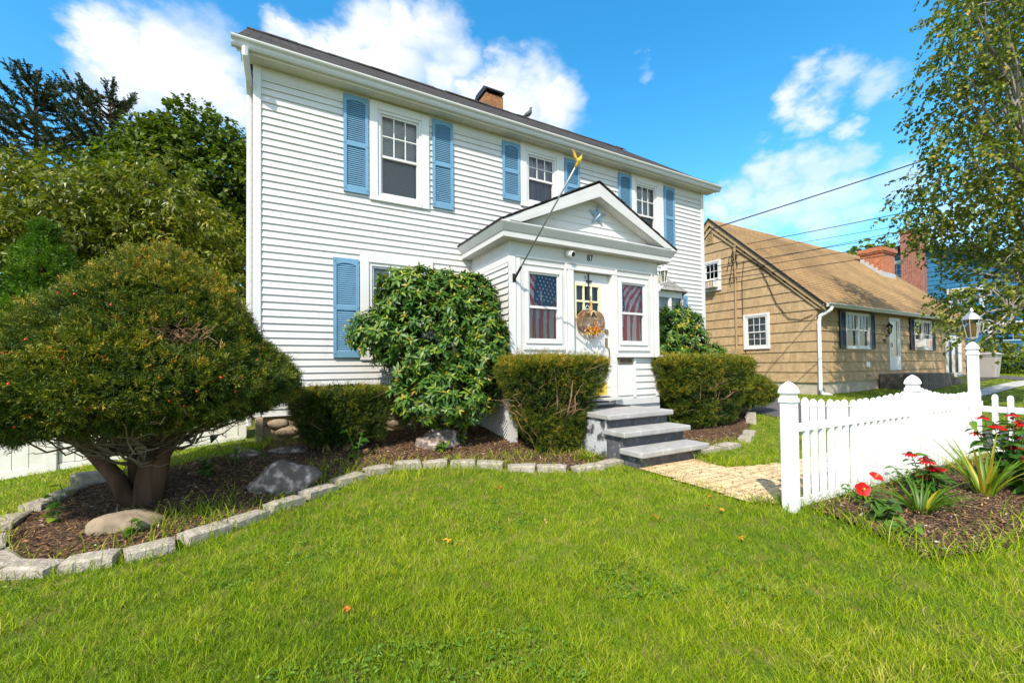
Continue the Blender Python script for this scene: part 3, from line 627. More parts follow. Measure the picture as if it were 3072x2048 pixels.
mp_ = MB(); mp_.box(5.245, 5.60, PY-.014, PY+.003, .76, 1.29); mp_.box(5.60, 5.655, PY-.03, PY+.003, .72, 1.42)
for xx in (5.33, 5.42, 5.51): mp_.box(xx, xx+.012, PY-.018, PY-.013, .77, 1.28)
mp_.build('lower_panel', M['trim'], porch, bevel=.003, seg=1)
ms = MB(); ms.box(5.25, 5.585, PY-.022, PY+.002, 1.31, 1.42); slot = ms.build('mail_slot', M['oldbrass'], porch, bevel=.004)
mi = MB(); mi.box(5.29, 5.545, PY-.028, PY-.0225, 1.337, 1.395); mi.build('slot_flap', mat('dark_brass', (.07, .055, .035), .5, .4, metal=.4), slot)
def text(name, s, size, loc, m, parent, ext=.003, rot=(R(90), 0, 0), width=1.0):
    cu = bpy.data.curves.new(name, 'FONT'); cu.body = s; cu.size = size; cu.extrude = ext; cu.align_x = 'CENTER'
    tmp = bpy.data.objects.new(name, cu); C.collection.objects.link(tmp); bpy.context.view_layer.update(); me = bpy.data.meshes.new_from_object(tmp); bpy.data.objects.remove(tmp)
    o = bpy.data.objects.new(name, me); C.collection.objects.link(o); me.materials.clear(); me.materials.append(m); o.parent = parent
    o.location = Vector(loc)-rootloc(parent); o.rotation_euler = rot; o.scale = (width, 1, 1); return o
text('slot_lettering', 'MAIL', .05, (5.417, PY-.029, 1.348), M['oldbrass'], slot, .001)
text('house_number', '87', .155, (4.655, PY-.004, 3.035), M['iron'], house, .006, width=.82)
# sills / skirt under the porch
sk = MB(); sk.box(PX0, PX1, PY+.0, PY+.05, .55, .658); sk.box(PX0-.02, 4.0, PY-.03, PY-.002, .52, .60); sk.box(5.15, PX1-.05, PY-.05, PY-.002, .60, .70); sk.box(4.15, 5.25, PY-.10, PY-.005, .70, .742)
sk.box(PX0-.02, PX0+.10, PY-.02, PY+.08, .1, .56); sk.box(PX0-.02, PX0+.0, PY+.08, 0, .48, .56); sk.box(PX0+.3, 3.93, PY-.01, PY+.03, .1, .52); sk.box(5.22, PX1, PY-.01, PY+.03, 0, .55)
sk.build('porch_skirt', M['porchpaint'], house)
la = MB(lambda x, y, z: (PX0-.012+y, -x, z)); W_, H0, H1 = 1.32, .12, .5
for sgn in (1, -1):
    for i in range(-8, 34):
        # diagonal slats clipped to the panel
        a0 = i*.065; pts = []
        za, zb = H0, H1; xa = a0 if sgn > 0 else a0+.38; xb = a0+.38 if sgn > 0 else a0
        def clip(xa, za, xb, zb):
            if xa > xb: xa, za, xb, zb = xb, zb, xa, za
            if xb <= 0 or xa >= W_: return None
            if xa < 0: za = za+(zb-za)*(0-xa)/(xb-xa); xa = 0
            if xb > W_: zb = za+(zb-za)*(W_-xa)/(xb-xa); xb = W_
            return xa, za, xb, zb
        c = clip(xa, za, xb, zb)
        if c:
            xa, za, xb, zb = c; y = 0 if sgn > 0 else .008; w = .019
            la.prism([(xa, za), (xa+w*1.4, za), (xb+w*1.4, zb), (xb, zb)], 'y', y, y+.007)
la.build('lattice', M['trim'], house)
# porch door
dr = MB(); DY = PY+.06
dr.box(DO[0]+.01, DO[1]-.01, DY, DY+.045, .76, 1.0); dx0, dx1 = 4.40, 4.88; dz0, dz1 = 2.16-.05+.0, 2.62
dr.box(DO[0]+.01, dx0, DY, DY+.045, 1.0, 2.835); dr.box(dx1, DO[1]-.01, DY, DY+.045, 1.0, 2.835); dr.box(dx0, dx1, DY, DY+.045, dz1, 2.835); dr.box(dx0, dx1, DY, DY+.045, 1.0, dz0)
for xx in (4.52, 4.60, 4.72): dr.box(xx, xx+.008, DY-.004, DY+.001, 1.05, 1.95)
dr.box(DO[0]+.001, DO[0]+.012, PY, DY+.06, .745, 2.843); dr.box(DO[1]-.012, DO[1]-.001, PY, DY+.06, .745, 2.843)
door = dr.build('door', M['trim'], porch)
df = MB(); 
df.box(dx0-.045, dx0, DY-.012, DY+.001, dz0-.045, dz1+.045); df.box(dx1, dx1+.045, DY-.012, DY+.001, dz0-.045, dz1+.045); df.box(dx0, dx1, DY-.012, DY+.001, dz1, dz1+.045); df.box(dx0, dx1, DY-.012, DY+.001, dz0-.045, dz0)
for i in (1, 2): xx = dx0+(dx1-dx0)*i/3; df.box(xx-.014, xx+.014, DY-.01, DY+.02, dz0, dz1)
df.box(dx0, dx1, DY-.009, DY+.02, (dz0+dz1)/2-.016, (dz0+dz1)/2+.016)
df.build('door_lite_frame', M['cream'], door)
dg = MB(); dg.face((dx0, DY+.025, dz0), (dx1, DY+.025, dz0), (dx1, DY+.025, dz1), (dx0, DY+.025, dz1)); dg.build('pane', M['glass'], door)
M['doorcurtain'] = mat('grey_blue_cloth', (.12, .19, .22), .9, .1, var=.3, vscale=5)
dc = MB(); dc.box(dx0-.05, dx1+.05, DY+.10, DY+.12, dz0-.05, dz1+.05); dc.build('door_curtain', M['doorcurtain'], door)
hd = MB(); hd.lathe([(.001, -.02), (.036, -.02), (.036, 0), (.001, 0.001)], (0, 0, 0), 14)
hd.V = [(5.045+v[0], DY-.005+v[2], 1.865+v[1]*1.3) for v in hd.V]; hd.box(5.015, 5.07, DY-.012, DY, 1.60, 1.76); hd.tube([(5.045, DY-.01, 1.62), (5.06, DY-.055, 1.56), (5.06, DY-.06, 1.46), (5.045, DY-.05, 1.40), (5.035, DY-.005, 1.36)], .011, 8); hd.box(5.02, 5.05, DY-.01, DY, 1.30, 1.38)
hd.build('door_handle', M['oldbrass'], door)
kp = MB(); kp.box(4.36, 5.04, DY-.006, DY, .78, .98); kp.build('kick_plate', M['gold'], door)
stk = MB(); 
for rr_, zz in ((.062, 0), (.05, -.001)):
    pass
ring = [(4.655+.045*math.cos(a), DY+.018, 2.24+.062*math.sin(a)) for a in np.linspace(0, 2*math.pi, 25)]; stk.tube(ring, .005, 5); stk.box(4.63, 4.68, DY+.016, DY+.019, 2.235, 2.247); stk.box(4.635, 4.675, DY+.016, DY+.019, 2.215, 2.222)
stk.build('oval_sticker', M['flagw'], door)
for w in (P1, P2):
    window(porch, *w, 2.205, cols=1, rows=1, casing=None, Y=PY, interior=False, lower_screen=w is P1)
it = MB(); it.box(PX0+.09, PX1-.09, -.85, -.83, .7, 3.15); it.box(PX0+.09, PX1-.09, PY+.15, -.83, .69, .70); it.build('porch_interior', M['room'], porch)
# porch fascia ring with crown, soffit
FX0, FX1, FY = 2.925, 6.455, -1.565
pf = MB()
def ring_(xa, xb, y, z): return [(xa, 0, z), (xa, y, z), (xb, y, z), (xb, 0, z)]
lv = [ring_(FX0, FX1, FY, 3.18), ring_(FX0, FX1, FY, 3.262), ring_(FX0-.012, FX1+.012, FY-.012, 3.266), ring_(FX0-.065, FX1+.065, FY-.065, 3.355), ring_(FX0-.075, FX1+.075, FY-.075, 3.375), ring_(FX0-.06, FX1+.06, FY-.06, 3.392)]
for a, b in zip(lv[:-1], lv[1:]):
    for i in range(3): pf.face(a[i], a[i+1], b[i+1], b[i])
pf.face(*lv[0][::-1]); pf.face(*lv[-1])
pf.build('porch_cornice', M['porchpaint'], porch)
# porch roof
AX, AZ = 4.69, 4.315; EL, ER = 2.84, 6.54
def slope(xe, z, dz=0): return [(xe, z), (AX, AZ), (AX, AZ-.04), (xe, z-.04)]
pr = MB(); pr.prism([(EL, 3.40), (AX, AZ), (ER, 3.40), (ER, 3.385), (AX, AZ-.016), (EL, 3.385)], 'y', FY-.066, 0)
for i in range(16):
    t0, t1 = i/16, (i+1)/16
    for xe in (EL, ER):
        xa, xb = xe+(AX-xe)*t0, xe+(AX-xe)*t1; za, zb = 3.40+(AZ-3.40)*t0, 3.40+(AZ-3.40)*t1; h = .009+.004*random.random(); y0 = FY-.068-.010*random.random()
        pr.face((xa, y0, za+h), (xb, y0, zb+h*.2), (xb, 0, zb+h*.2), (xa, 0, za+h)); pr.face((xa, y0, za+h), (xa, y0, za-.006), (xb, y0, zb-.006), (xb, y0, zb+h*.2))
pr.build('porch_roof', M['roofporch'], porch)
rk = MB()
for xe in (FX0-.06, FX1+.06):
    n = 1
    zt = 3.40
    rk.prism([(xe, 3.385), (AX, AZ-.045), (AX, AZ-.25), (xe+(AX-xe)*.14, 3.395)], 'y', FY-.06, FY-.03)
    rk.prism([(xe+(AX-xe)*.07, 3.40), (AX, AZ-.215), (AX, AZ-.265), (xe+(AX-xe)*.17, 3.395)], 'y', FY-.075, FY-.061)
    rk.prism([(xe+(AX-xe)*.14, 3.41), (AX, AZ-.235), (AX, AZ-.25), (xe+(AX-xe)*.17, 3.41)], 'y', FY-.03, PY-.02)
rk.build('rake_board', M['porchpaint'], porch)
ty = MB(); z = 3.392; ez = .1145
while z < AZ-.25:
    zb = z+ez; h0 = (z-3.38)/(AZ-.235-3.38); h1 = min(1, (zb-3.38)/(AZ-.235-3.38)); a = FX0+.22; b = FX1-.22
    ty.face((a+(AX-a)*h0, PY-.04, z), (b+(AX-b)*h0, PY-.04, z), (b+(AX-b)*h1, PY-.026, zb), (a+(AX-a)*h1, PY-.026, zb)); ty.face((a+(AX-a)*h0, PY-.026, z), (b+(AX-b)*h0, PY-.026, z), (b+(AX-b)*h0, PY-.04, z), (a+(AX-a)*h0, PY-.04, z)); z = zb
ty.build('pediment_siding', M['siding'], porch)
# flood-light camera, wall lantern
sc = MB(); sc.tube([(4.16, PY-.01, 3.10), (4.20, PY-.05, 3.085)], .022, 8); sc.tube([(4.17, PY-.03, 3.10), (4.20, PY-.14, 3.065)], [.052, .05], 14); sc.build('security_camera', M['pvc'], porch, shade=False, bevel=.004)
lens = MB(); lens.tube([(4.20, PY-.139, 3.066), (4.201, PY-.145, 3.064)], .038, 14); lens.build('camera_lens', M['black'], porch)
def lantern(parent, x, y, z, s, m, bulb, name='wall_lantern', arm=True):
    l = MB()
    prof = [(.03, 0), (.05, .012), (.052, .022), (.03, .03)]
    l.lathe([(r*s, h*s) for r, h in prof], (x, y, z), 10)
    top = .27*s; l.lathe([(.098*s, 0), (.10*s, .008*s), (.06*s, .06*s), (.035*s, .085*s), (.012*s, .10*s), (.02*s, .115*s), (.004*s, .15*s)], (x, y, z+top-.03*s), 6)
    for j in range(6):
        a = 2*math.pi*j/6; l.tube([(x+.045*s*math.cos(a), y+.045*s*math.sin(a), z+.02*s), (x+.085*s*math.cos(a), y+.085*s*math.sin(a), z+top-.025*s)], .006*s, 4)
    if arm:
        l.tube([(x, y, z+.0), (x, y+.02*s, z-.05*s), (x-.05*s, y+.06*s, z-.08*s)], .014*s, 6); l.lathe([(.001, 0), (.05*s, 0), (.05*s, .02), (.001, .02)], (0, 0, 0), 12)
        n = 48; l.V[-n:] = [(x-.03+v[0], PY-v[2]-.001, z-.06*s+v[1]*1.5) for v in l.V[-n:]]
    o = l.build(name, m, parent)
    g = MB(); g.lathe([(.042*s, .025*s), (.08*s, top-.03*s)], (x, y, z), 6); g.build('lamp_glass', M['clear'], o)
    b = MB(); b.lathe([(.02*s, .03*s), (.035*s, .06*s), (.04*s, .16*s), (.02*s, .2*s)], (x, y, z), 10); b.build('bulb', bulb, o, shade=True)
    return o
M['warmwhite'] = mat('warm_lamp', (.85, .68, .30), .4, .4)
lantern(porch, 6.31, PY-.10, 2.78, .95, M['pvc'], M['warmwhite'])
# ------------------------------------------------------------------ things hung on the porch
star = thing('barn_star', (4.80, PY-.05, 3.80), 'pale blue metal barn star hung in the porch pediment', 'star')
s = MB(); ro, ri = .205, .085; cx_, cz_ = 4.80, 3.815
pt = [(cx_+(ro if i % 2 == 0 else ri)*math.sin(math.pi*i/5+.06), PY-.045, cz_+(ro if i % 2 == 0 else ri)*math.cos(math.pi*i/5+.06)) for i in range(10)]
c_ = (cx_, PY-.115, cz_)
for i in range(10): s.face(pt[i], pt[(i+1) % 10], c_)
s.face(*pt[::-1]); s.build('star_body', M['starpaint'], star)
# pumpkin wreath
wr = thing('pumpkin_wreath', (4.665, DY-.05, 2.0), 'twig pumpkin wreath with orange leaves hung on the front door', 'wreath')
w = MB(); wx, wz, wy = 4.665, 2.02, DY-.035
for i in range(26):
    k = -1+2*(i+.5)/26; k = math.sin(k*1.45)/math.sin(1.45); a = .30*k; pts = []
    for t in np.linspace(0, 1, 17):
        th = math.pi*t; z = wz+.21*math.cos(th)-.03*(math.cos(th)**8 if t < .5 else -math.cos(th)**8)*.8; bul = math.sin(th)**.75
        pts.append((wx+a*bul+random.gauss(0, .004), wy-.06*(1-k*k)**.5*bul-.01+random.gauss(0, .004), z+random.gauss(0, .004)))
    w.tube(pts, .0042+.004*random.random(), 5)
for i in range(40):
    a = random.uniform(-.24, .24); z = random.uniform(-.16, .14); b = a+random.uniform(-.1, .1); w.tube([(wx+a, wy-.06, wz+z), (wx+(a+b)/2, wy-.075, wz+z+random.uniform(-.02, .02)), (wx+b, wy-.06, wz+z+random.uniform(-.08, .08))], .003, 4)
w.build('twig_frame', mat('wreath_twig', (.22, .115, .055), .8, .2, var=.4, vscale=30), wr)
stm = MB(); stm.tube([(wx, wy-.02, wz+.19), (wx+.005, wy-.03, wz+.25), (wx-.005, wy-.03, wz+.32)], [.03, .022, .017], 8); stm.tube([(wx-.005, wy-.03, wz+.30), (wx-.01, wy-.02, wz+.44)], .005, 5); stm.build('stem', mat('straw', (.45, .27, .09), .8, .2, var=.3, vscale=30), wr)
n = 70; P = np.stack([wx+rng.normal(0, .11, n), np.full(n, wy-.075)+rng.normal(0, .015, n), wz-.14+rng.normal(0, .045, n)-.0*np.arange(n)], 1)
P[:, 0] = np.clip(P[:, 0], wx-.27, wx+.27)
Dv = unit(np.stack([rng.normal(0, 1, n), -np.abs(rng.normal(.3, .3, n)), rng.normal(-.5, .7, n)], 1)); V, F, r_ = leaf_arrays(P, Dv, np.tile([0, -1., .2], (n, 1))+rng.normal(0, .3, (n, 3)), rng.uniform(.05, .1, n), rng.uniform(.025, .05, n), np.where(np.abs(P[:, 0]-wx-.03) < .10, rng.uniform(.2, .7, n), rng.choice([.75, .95, 1.], n)))
np_mesh('leaves', V, F, LEAF['autumn'], wr, r_)
rb = MB(); 
for sx_ in (-1, 1): rb.tube([(wx, wy-.08, wz+.17), (wx+sx_*.04, wy-.09, wz+.15), (wx+sx_*.055, wy-.095, wz+.09)], [.02, .022, .008], 6)
for dx_ in (-.08, .0, .02): rb.tube([(wx+dx_, wy-.06, wz-.17), (wx+dx_+.01, wy-.05, wz-.26), (wx+dx_-.005, wy-.04, wz-.31)], [.012, .01, .006], 5)
rb.build('ribbon', mat('burlap', (.47, .33, .18), .9, .1), wr)['kind'] = 'stuff'
hk = thing('wreath_hanger', (4.66, DY-.02, 2.84), 'black iron wreath hanger hooked over the top of the front door', 'hanger')
h = MB(); h.box(4.645, 4.675, DY-.016, DY-.012, 2.40, 2.836); h.tube([(4.66, DY-.02, 2.41), (4.665, DY-.06, 2.39), (4.665, DY-.06, 2.44)], .007, 6); h.box(4.60, 4.72, DY-.03, DY-.014, 2.695, 2.72); h.box(4.585, 4.60, DY-.014, DY-.012, 2.74, 2.80); h.build('hook', M['iron'], hk)
# flags behind the glass
def flag(name, x0, x1, z0, z1, label, cx0, cx1, cz0, stripes, slant, seed):
    t = thing(name, ((x0+x1)/2, PY+.12, z0), label, 'flag', 'flags hung inside the porch windows')
    rr = random.Random(seed); nx_, nz_ = 60, 30; V = []; F = []; Mi = []
    for j in range(nz_+1):
        for i in range(nx_+1):
            u = i/nx_; v = j/nz_; V.append((x0+(x1-x0)*u, PY+.085+.012*math.sin(u*16+v*2.2+seed)+.009*math.sin(u*33+v*3), z0+(z1-z0)*v))
    for j in range(nz_):
        for i in range(nx_):
            u = (i+.5)/nx_; v = (j+.5)/nz_; f = u+slant*(v-.3)*max(0, v-.45)*3+.012*math.sin(v*9); k = int(math.floor(f*stripes)); Mi.append(0 if k % 2 == 0 else 1)
            F.append((j*(nx_+1)+i, j*(nx_+1)+i+1, (j+1)*(nx_+1)+i+1, (j+1)*(nx_+1)+i))
    o = np_mesh('stripes', np.array(V), F, [M['red'], M['flagw']], t, shade=True); o.data.polygons.foreach_set('material_index', np.array(Mi, np.int32))
    cn = MB(); k = 16; low = lambda u: cz0+.07*math.sin(u*math.pi)*-1+.05*(1-u)
    for i in range(k):
        ua, ub = i/k, (i+1)/k; xa, xb = cx0+(cx1-cx0)*ua, cx0+(cx1-cx0)*ub
        y = lambda xx: PY+.068+.006*math.sin(xx*22+seed)
        cn.face((xa, y(xa), low(ua)), (xb, y(xb), low(ub)), (xb+slant*.10, y(xb), z1), (xa+slant*.10, y(xa), z1))
    c = cn.build('canton', M['navy'], t, shade=True)
    sm = MB(); row = 0; z = cz0+.06
    while z < z1-.03:
        x = cx0+.045+(.035 if row % 2 else 0)
        while x < cx1-.03:
            cz = z+.02*math.sin(x*9); xx = x+slant*.10*(z-cz0)/(z1-cz0); yy = PY+.068+.006*math.sin(x*22+seed)-.006; q = rr.uniform(0, 1); ro_ = .021
            sm.face(*[(xx+(ro_ if m_ % 2 == 0 else ro_*.4)*math.sin(math.pi*m_/5+q), yy, cz+(ro_ if m_ % 2 == 0 else ro_*.4)*math.cos(math.pi*m_/5+q)) for m_ in range(10)]); x += .07
        z += .058; row += 1
    c.data.materials.append(M['flagw']); b0 = len(c.data.vertices); me = bpy.data.meshes.new('canton'); off = np.array(rootloc(t)); vv = [list(np.array(v)-off) for v in cn.V+sm.V]; me.from_pydata(vv, [], cn.F+[[i+len(cn.V) for i in f] for f in sm.F]); me.materials.append(M['navy']); me.materials.append(M['flagw']); me.polygons.foreach_set('material_index', np.array([0]*len(cn.F)+[1]*len(sm.F), np.int32)); me.update(); c.data = me
flag('american_flag', 3.42, 4.03, 1.68, 2.76, 'star-spangled flag draped in the porch window left of the front door', 3.58, 3.97, 2.26, 9, .55, 1)
flag('american_flag', 5.33, 5.94, 1.68, 2.76, 'star-spangled flag draped in the porch window right of the front door', 5.34, 5.50, 2.28, 8, -.6, 4)
# flag pole with eagle
fp = thing('flagpole', (3.178, PY, 2.62), 'bare grey flagpole with gold eagle slanting out from the porch corner', 'flagpole')
A = Vector((3.178, PY-.03, 2.60)); B = Vector((3.275, -2.80, 3.74)); dv = (B-A).normalized()
p = MB(); p.tube([A+dv*.12, B], .011, 8); p.build('pole', M['steel'], fp, shade=True)
p = MB(); p.box(3.15, 3.206, PY-.02, PY-.002, 2.55, 2.68); p.tube([A-dv*.02, A+dv*.22], .019, 10); p.build('bracket', M['black'], fp)
e = MB(); e.tube([B, B+dv*.03, B+dv*.07+Vector((.0, 0, .02)), B+dv*.09+Vector((.03, 0, .035)), B+dv*.09+Vector((.055, 0, .03))], [.016, .022, .025, .016, .004], 8)
for sx_ in (-1, 1):
    b0 = B+dv*.05
    for q in range(4): e.tube([b0+Vector((0, 0, .01*q)), b0+Vector((sx_*.05+.0, .02*sx_, .05+.012*q)), b0+Vector((sx_*(.085+.005*q), .03*sx_, .055+.03*q))], [.012, .012, .003], 5)
e.build('eagle_finial', M['gold'], fp)
# ================================================================== FRONT STEPS
stp = thing('concrete_steps', (4.57, -2.3, 0), 'weathered grey concrete front steps with three treads at the porch door', 'steps')
def slab(x0, x1, y0, y1, z0, z1, seed=0):
    m = MB(); m.box(x0, x1, y0, y1, z0, z1); return m
s = MB(); s.box(3.97, 5.17, -2.50, -1.42, -.1, .545); s.build('landing_base', M['stepside'], stp, bevel=.008)
s = MB(); s.box(3.985, 5.16, -2.515, -2.501, .43, .545); s.box(3.975, 5.165, -2.80, -2.502, -.1, .35); s.box(3.985, 5.155, -3.09, -2.802, -.12, .145)
s.build('riser', M['riser'], stp, bevel=.006)
for (x0, x1, y0, y1, z1) in ((3.935, 5.205, -2.605, -1.42, .626), (3.92, 5.205, -2.90, -2.502, .431), (3.915, 5.205, -3.19, -2.802, .222)):
    s = MB(); s.box(x0, x1, y0, y1, z1-.075, z1); s.build('tread', M['tread'], stp, bevel=.018, seg=3)
dm = MB(); dm.box(4.15, 5.08, -1.86, -1.52, .627, .640); o = dm.build('door_mat', M['mat'], None, bevel=.003, loc=(4.6, -1.7, .627)); tag(o, 'black rubber door mat lying on the top landing of the front steps', 'mat')
# ================================================================== BROWN HOUSE
BX, BY = 15.31, .15; BX1 = 28.9
bh = thing('tan_house', (22, 3.9, .3), 'tan cedar-shingled cape house with steep tan roof next door', 'house')
def shingle_wall(mb, x0, x1, z0, courses, top, Y, op=(), lip=.028):
    zs = [z0]+[c for c in courses if z0+.05 < c < top-.05]+[top]
    for z, zb in zip(zs[:-1], zs[1:]): siding(mb, x0, x1, z, zb, Y, zb-z, op, lip)
CR = [.65+.338*i for i in range(1, 20)]
FW1 = (17.12, 18.88, 1.80, 3.0); FW2 = (22.87, 24.62, 1.82, 3.0); FD = (20.50, 21.48, .98, 2.99); FR = (26.38, 28.23, .52, 2.46)
fw = MB(); shingle_wall(fw, BX, 25.9, .65, CR, 3.2, BY, [FW1, FW2, FD]); shingle_wall(fw, 28.45, BX1, .65, CR, 3.2, BY); fw.box(25.9, 26.30, BY-.03, BY+.1, .45, 2.60); fw.box(28.30, 28.45, BY-.03, BY+.1, .45, 2.60); fw.box(26.3, 28.3, BY-.03, BY+.1, 2.52, 2.60)
fw.box(25.8, 28.5, BY-.05, BY+.1, 2.60, 2.68); shingle_wall(fw, 25.8, 28.5, 2.69, [2.73], 3.2, BY)
fw.build('front_wall', M['brownwood'], bh)
XF = lambda x, y, z: (BX+y, -x, z)        # gable facing -X
GW1 = (-2.50, -1.71, 1.87, 3.0); GW2 = (-4.17, -3.52, 4.23, 5.30)
gw = MB(XF)
slopeB = (7.01-3.18)/(3.88+.0)
zs = [.65]+CR
for z, zb in zip(zs[:-1], zs[1:]):
    if z > 6.9: break
    # inset courses to the slope
    ya = .15 if zb < 3.1 else max(.15, (zb-3.22)/slopeB+.0); yb = 7.61-ya+.15 if zb >= 3.1 else 7.61
    if yb-ya < .1: continue
    siding(gw, -yb, -ya, z, min(zb, 6.95), 0, zb-z, [GW1, GW2], .028)
gw.build('gable_wall', M['brownwood'], bh)
gb = MB(XF); gb.prism([(-7.6, .65), (-.17, .65), (-.17, 3.2), (-3.88, 6.95), (-7.6, 3.2)], 'y', .42, .5); gb.build('gable_backing', M['brownwood'], bh)
bf = MB(); bf.box(BX+.03, 25.9, BY+.03, BY+.3, -.3, .645); bf.box(BX+.03, BX+.3, BY+.3, 7.5, -.3, .645); bf.build('foundation', M['stucco'], bh)
rb_ = MB(); rb_.prism([(-.17, 3.13), (3.88, 7.06), (7.95, 3.13), (7.95, 3.08), (3.88, 7.0), (-.17, 3.08)], 'x', BX-.13, BX1+.1)
for i in range(43):
    t = i/42; y = -.17+4.05*t; z = 3.13+3.93*t
    y2 = -.17+4.05*(i+.95)/42; z2 = 3.13+3.93*(i+.95)/42
    if y2 < 3.88: rb_.face((BX-.13, y, z+.012), (BX1+.1, y, z+.012), (BX1+.1, y2, z2+.002), (BX-.13, y2, z2+.002)); rb_.face((BX-.13, y, z), (BX1+.1, y, z), (BX1+.1, y, z+.012), (BX-.13, y, z+.012))
broof = rb_.build('roof', M['roofbrown'], bh)
rkb = MB(); rkb.prism([(-.13, 2.95), (-.13, 3.08), (3.88, 6.985), (7.9, 3.06), (7.9, 2.93), (3.88, 6.8)], 'x', BX-.10, BX-.06)
rkb.prism([(-.1, 2.93), (.14, 3.05), (3.88, 6.70), (7.6, 3.0), (7.6, 2.9), (3.88, 6.58)], 'x', BX-.059, BX-.03)
rkb.build('rake_board', M['browntrim'], bh)
rm = MB(); rm.prism([(-.19, 3.085), (-.19, 3.14), (3.88, 7.09), (7.97, 3.13), (7.97, 3.08), (3.88, 7.03)], 'x', BX-.155, BX-.131); rm.build('drip_edge', M['black'], bh)
g = MB(); g.prism([(y-.17+.235, z-2.55) for y, z in prof], 'x', BX-.12, BX1+.05); g.build('gutter', M['gutter'], bh)
g = MB(); g.tube([(BX+.12, BY-.38, 3.06), (BX+.10, BY-.35, 2.97), (BX-.02, BY-.10, 2.78), (BX-.03, BY-.07, 2.6), (BX-.03, BY-.07, .42), (BX+.0, BY-.12, .30), (BX+.15, BY-.30, .25)], .055, 8); g.build('downspout', M['pvc'], bh)
window(bh, *FW1, 2.42, double=True, casing=(.03, .03, .03, .05), Y=BY-.03, blind=None, cols=3, rows=1)
window(bh, *FW2, 2.42, double=True, casing=(.03, .03, .03, .05), Y=BY-.03, blind=None, cols=3, rows=1)
window(bh, *GW1, 2.42, xf=XF, casing=(.08, .08, .08, .07), Y=-.03, cols=3, rows=2, lowgrid=True, lower_screen=False)
window(bh, *GW2, 4.66, xf=XF, casing=(.07, .07, .07, .07), Y=-.03, cols=3, rows=2, blind=None)
for a, b in ((16.67, 17.06), (18.88, 19.27), (22.43, 22.82), (24.66, 25.03)): shutter(bh, a, b, 1.77, 3.05, BY-.02, m=M['blackshut'], pitch=.05)
vt = MB(XF); vt.box(-4.06, -3.75, -.05, -.01, 6.08, 6.12); vt.box(-4.06, -4.02, -.05, -.01, 6.12, 6.58); vt.box(-3.79, -3.75, -.05, -.01, 6.12, 6.58); vt.box(-4.06, -3.75, -.05, -.01, 6.58, 6.62)
z = 6.13
while z < 6.55: vt.face((-4.02, -.045, z), (-3.79, -.045, z), (-3.79, -.012, z+.05), (-4.02, -.012, z+.05)); z += .06
vt.build('gable_vent', M['browntrim'], bh)
d = MB(); d.box(FD[0], FD[0]+.1, BY-.05, BY+.05, FD[2], FD[3]); d.box(FD[1]-.1, FD[1], BY-.05, BY+.05, FD[2], FD[3]); d.box(FD[0]+.1, FD[1]-.1, BY-.05, BY+.05, FD[3]-.12, FD[3]); d.box(FD[0]+.1, FD[1]-.1, BY-.03, BY+.03, FD[2], 1.52); d.box(FD[0]+.1, FD[0]+.2, BY-.03, BY+.03, 1.52, FD[3]-.12); d.box(FD[1]-.2, FD[1]-.1, BY-.03, BY+.03, 1.52, FD[3]-.12)
do = d.build('storm_door', M['trim'], bh); g = MB(); g.face((FD[0]+.2, BY-.01, 1.52), (FD[1]-.2, BY-.01, 1.52), (FD[1]-.2, BY-.01, FD[3]-.12), (FD[0]+.2, BY-.01, FD[3]-.12)); g.build('pane', M['glass'], do)
g = MB(); g.box(FD[0]+.15, FD[1]-.15, BY+.06, BY+.09, 1.3, FD[3]-.1); g.build('inner_door', M['trim'], do); g = MB(); g.tube([(FD[0]+.14, BY-.06, 1.85), (FD[0]+.14, BY-.08, 1.95), (FD[0]+.14, BY-.06, 2.02)], .015, 6); g.build('handle', M['black'], do)
g = MB(); g.box(FR[0], FR[0]+.12, BY-.06, BY+.06, FR[2], FR[3]); g.box(FR[1]-.12, FR[1], BY-.06, BY+.06, FR[2], FR[3]); g.box(FR[0]+.12, FR[1]-.12, BY-.06, BY+.06, FR[3]-.12, FR[3])
fr = g.build('french_door', M['trim'], bh); mid = (FR[0]+FR[1])/2
for a, b in ((FR[0]+.125, mid-.006), (mid+.006, FR[1]-.125)):
    g = MB(); g.box(a, a+.14, BY-.03, BY+.03, FR[2], FR[3]-.125); g.box(b-.14, b, BY-.03, BY+.03, FR[2], FR[3]-.125); g.box(a+.14, b-.14, BY-.03, BY+.03, FR[3]-.28, FR[3]-.125); g.box(a+.14, b-.14, BY-.03, BY+.03, FR[2], FR[2]+.25); g.build('door_leaf', M['trim'], fr)
    g = MB(); g.face((a+.14, BY-.005, FR[2]+.25), (b-.14, BY-.005, FR[2]+.25), (b-.14, BY-.005, FR[3]-.28), (a+.14, BY-.005, FR[3]-.28)); g.build('pane', M['glass'], fr)
g = MB(); g.box(FR[0]+.13, FR[1]-.13, BY+.05, BY+.08, FR[2], FR[3]-.13); g.build('curtain', M['curtain'], fr)
g = MB(); g.box(mid-.03, mid-.015, BY-.06, BY-.031, 1.35, 1.6); g.build('handle', M['brass'], fr)
lantern(bh, 20.20, BY-.16, 2.36, 1.1, M['iron'], M['warmwhite'], arm=False)
g = MB(); g.tube([(20.2, BY-.16, 2.36), (20.2, BY-.14, 2.28), (20.2, BY-.03, 2.26)], .02, 6); g.build('lamp_bracket', M['iron'], bh)
text('house_number', '93', .24, (20.13, BY-.035, 2.0), M['iron'], bh, .01)
g = MB(); g.tube([(25.98, BY-.05, 2.6), (27.5, BY-1.25, 3.22)], .022, 6); g.build('bare_flag_staff', mat('bleached_wood', (.45, .35, .2), .7, .2), bh)
g = MB(); 
for dx_ in (-.12, .12): g.tube([(27.4+dx_, BY-.03, 2.86), (27.4+dx_*1.6, BY-.2, 2.82)], [.05, .075], 10)
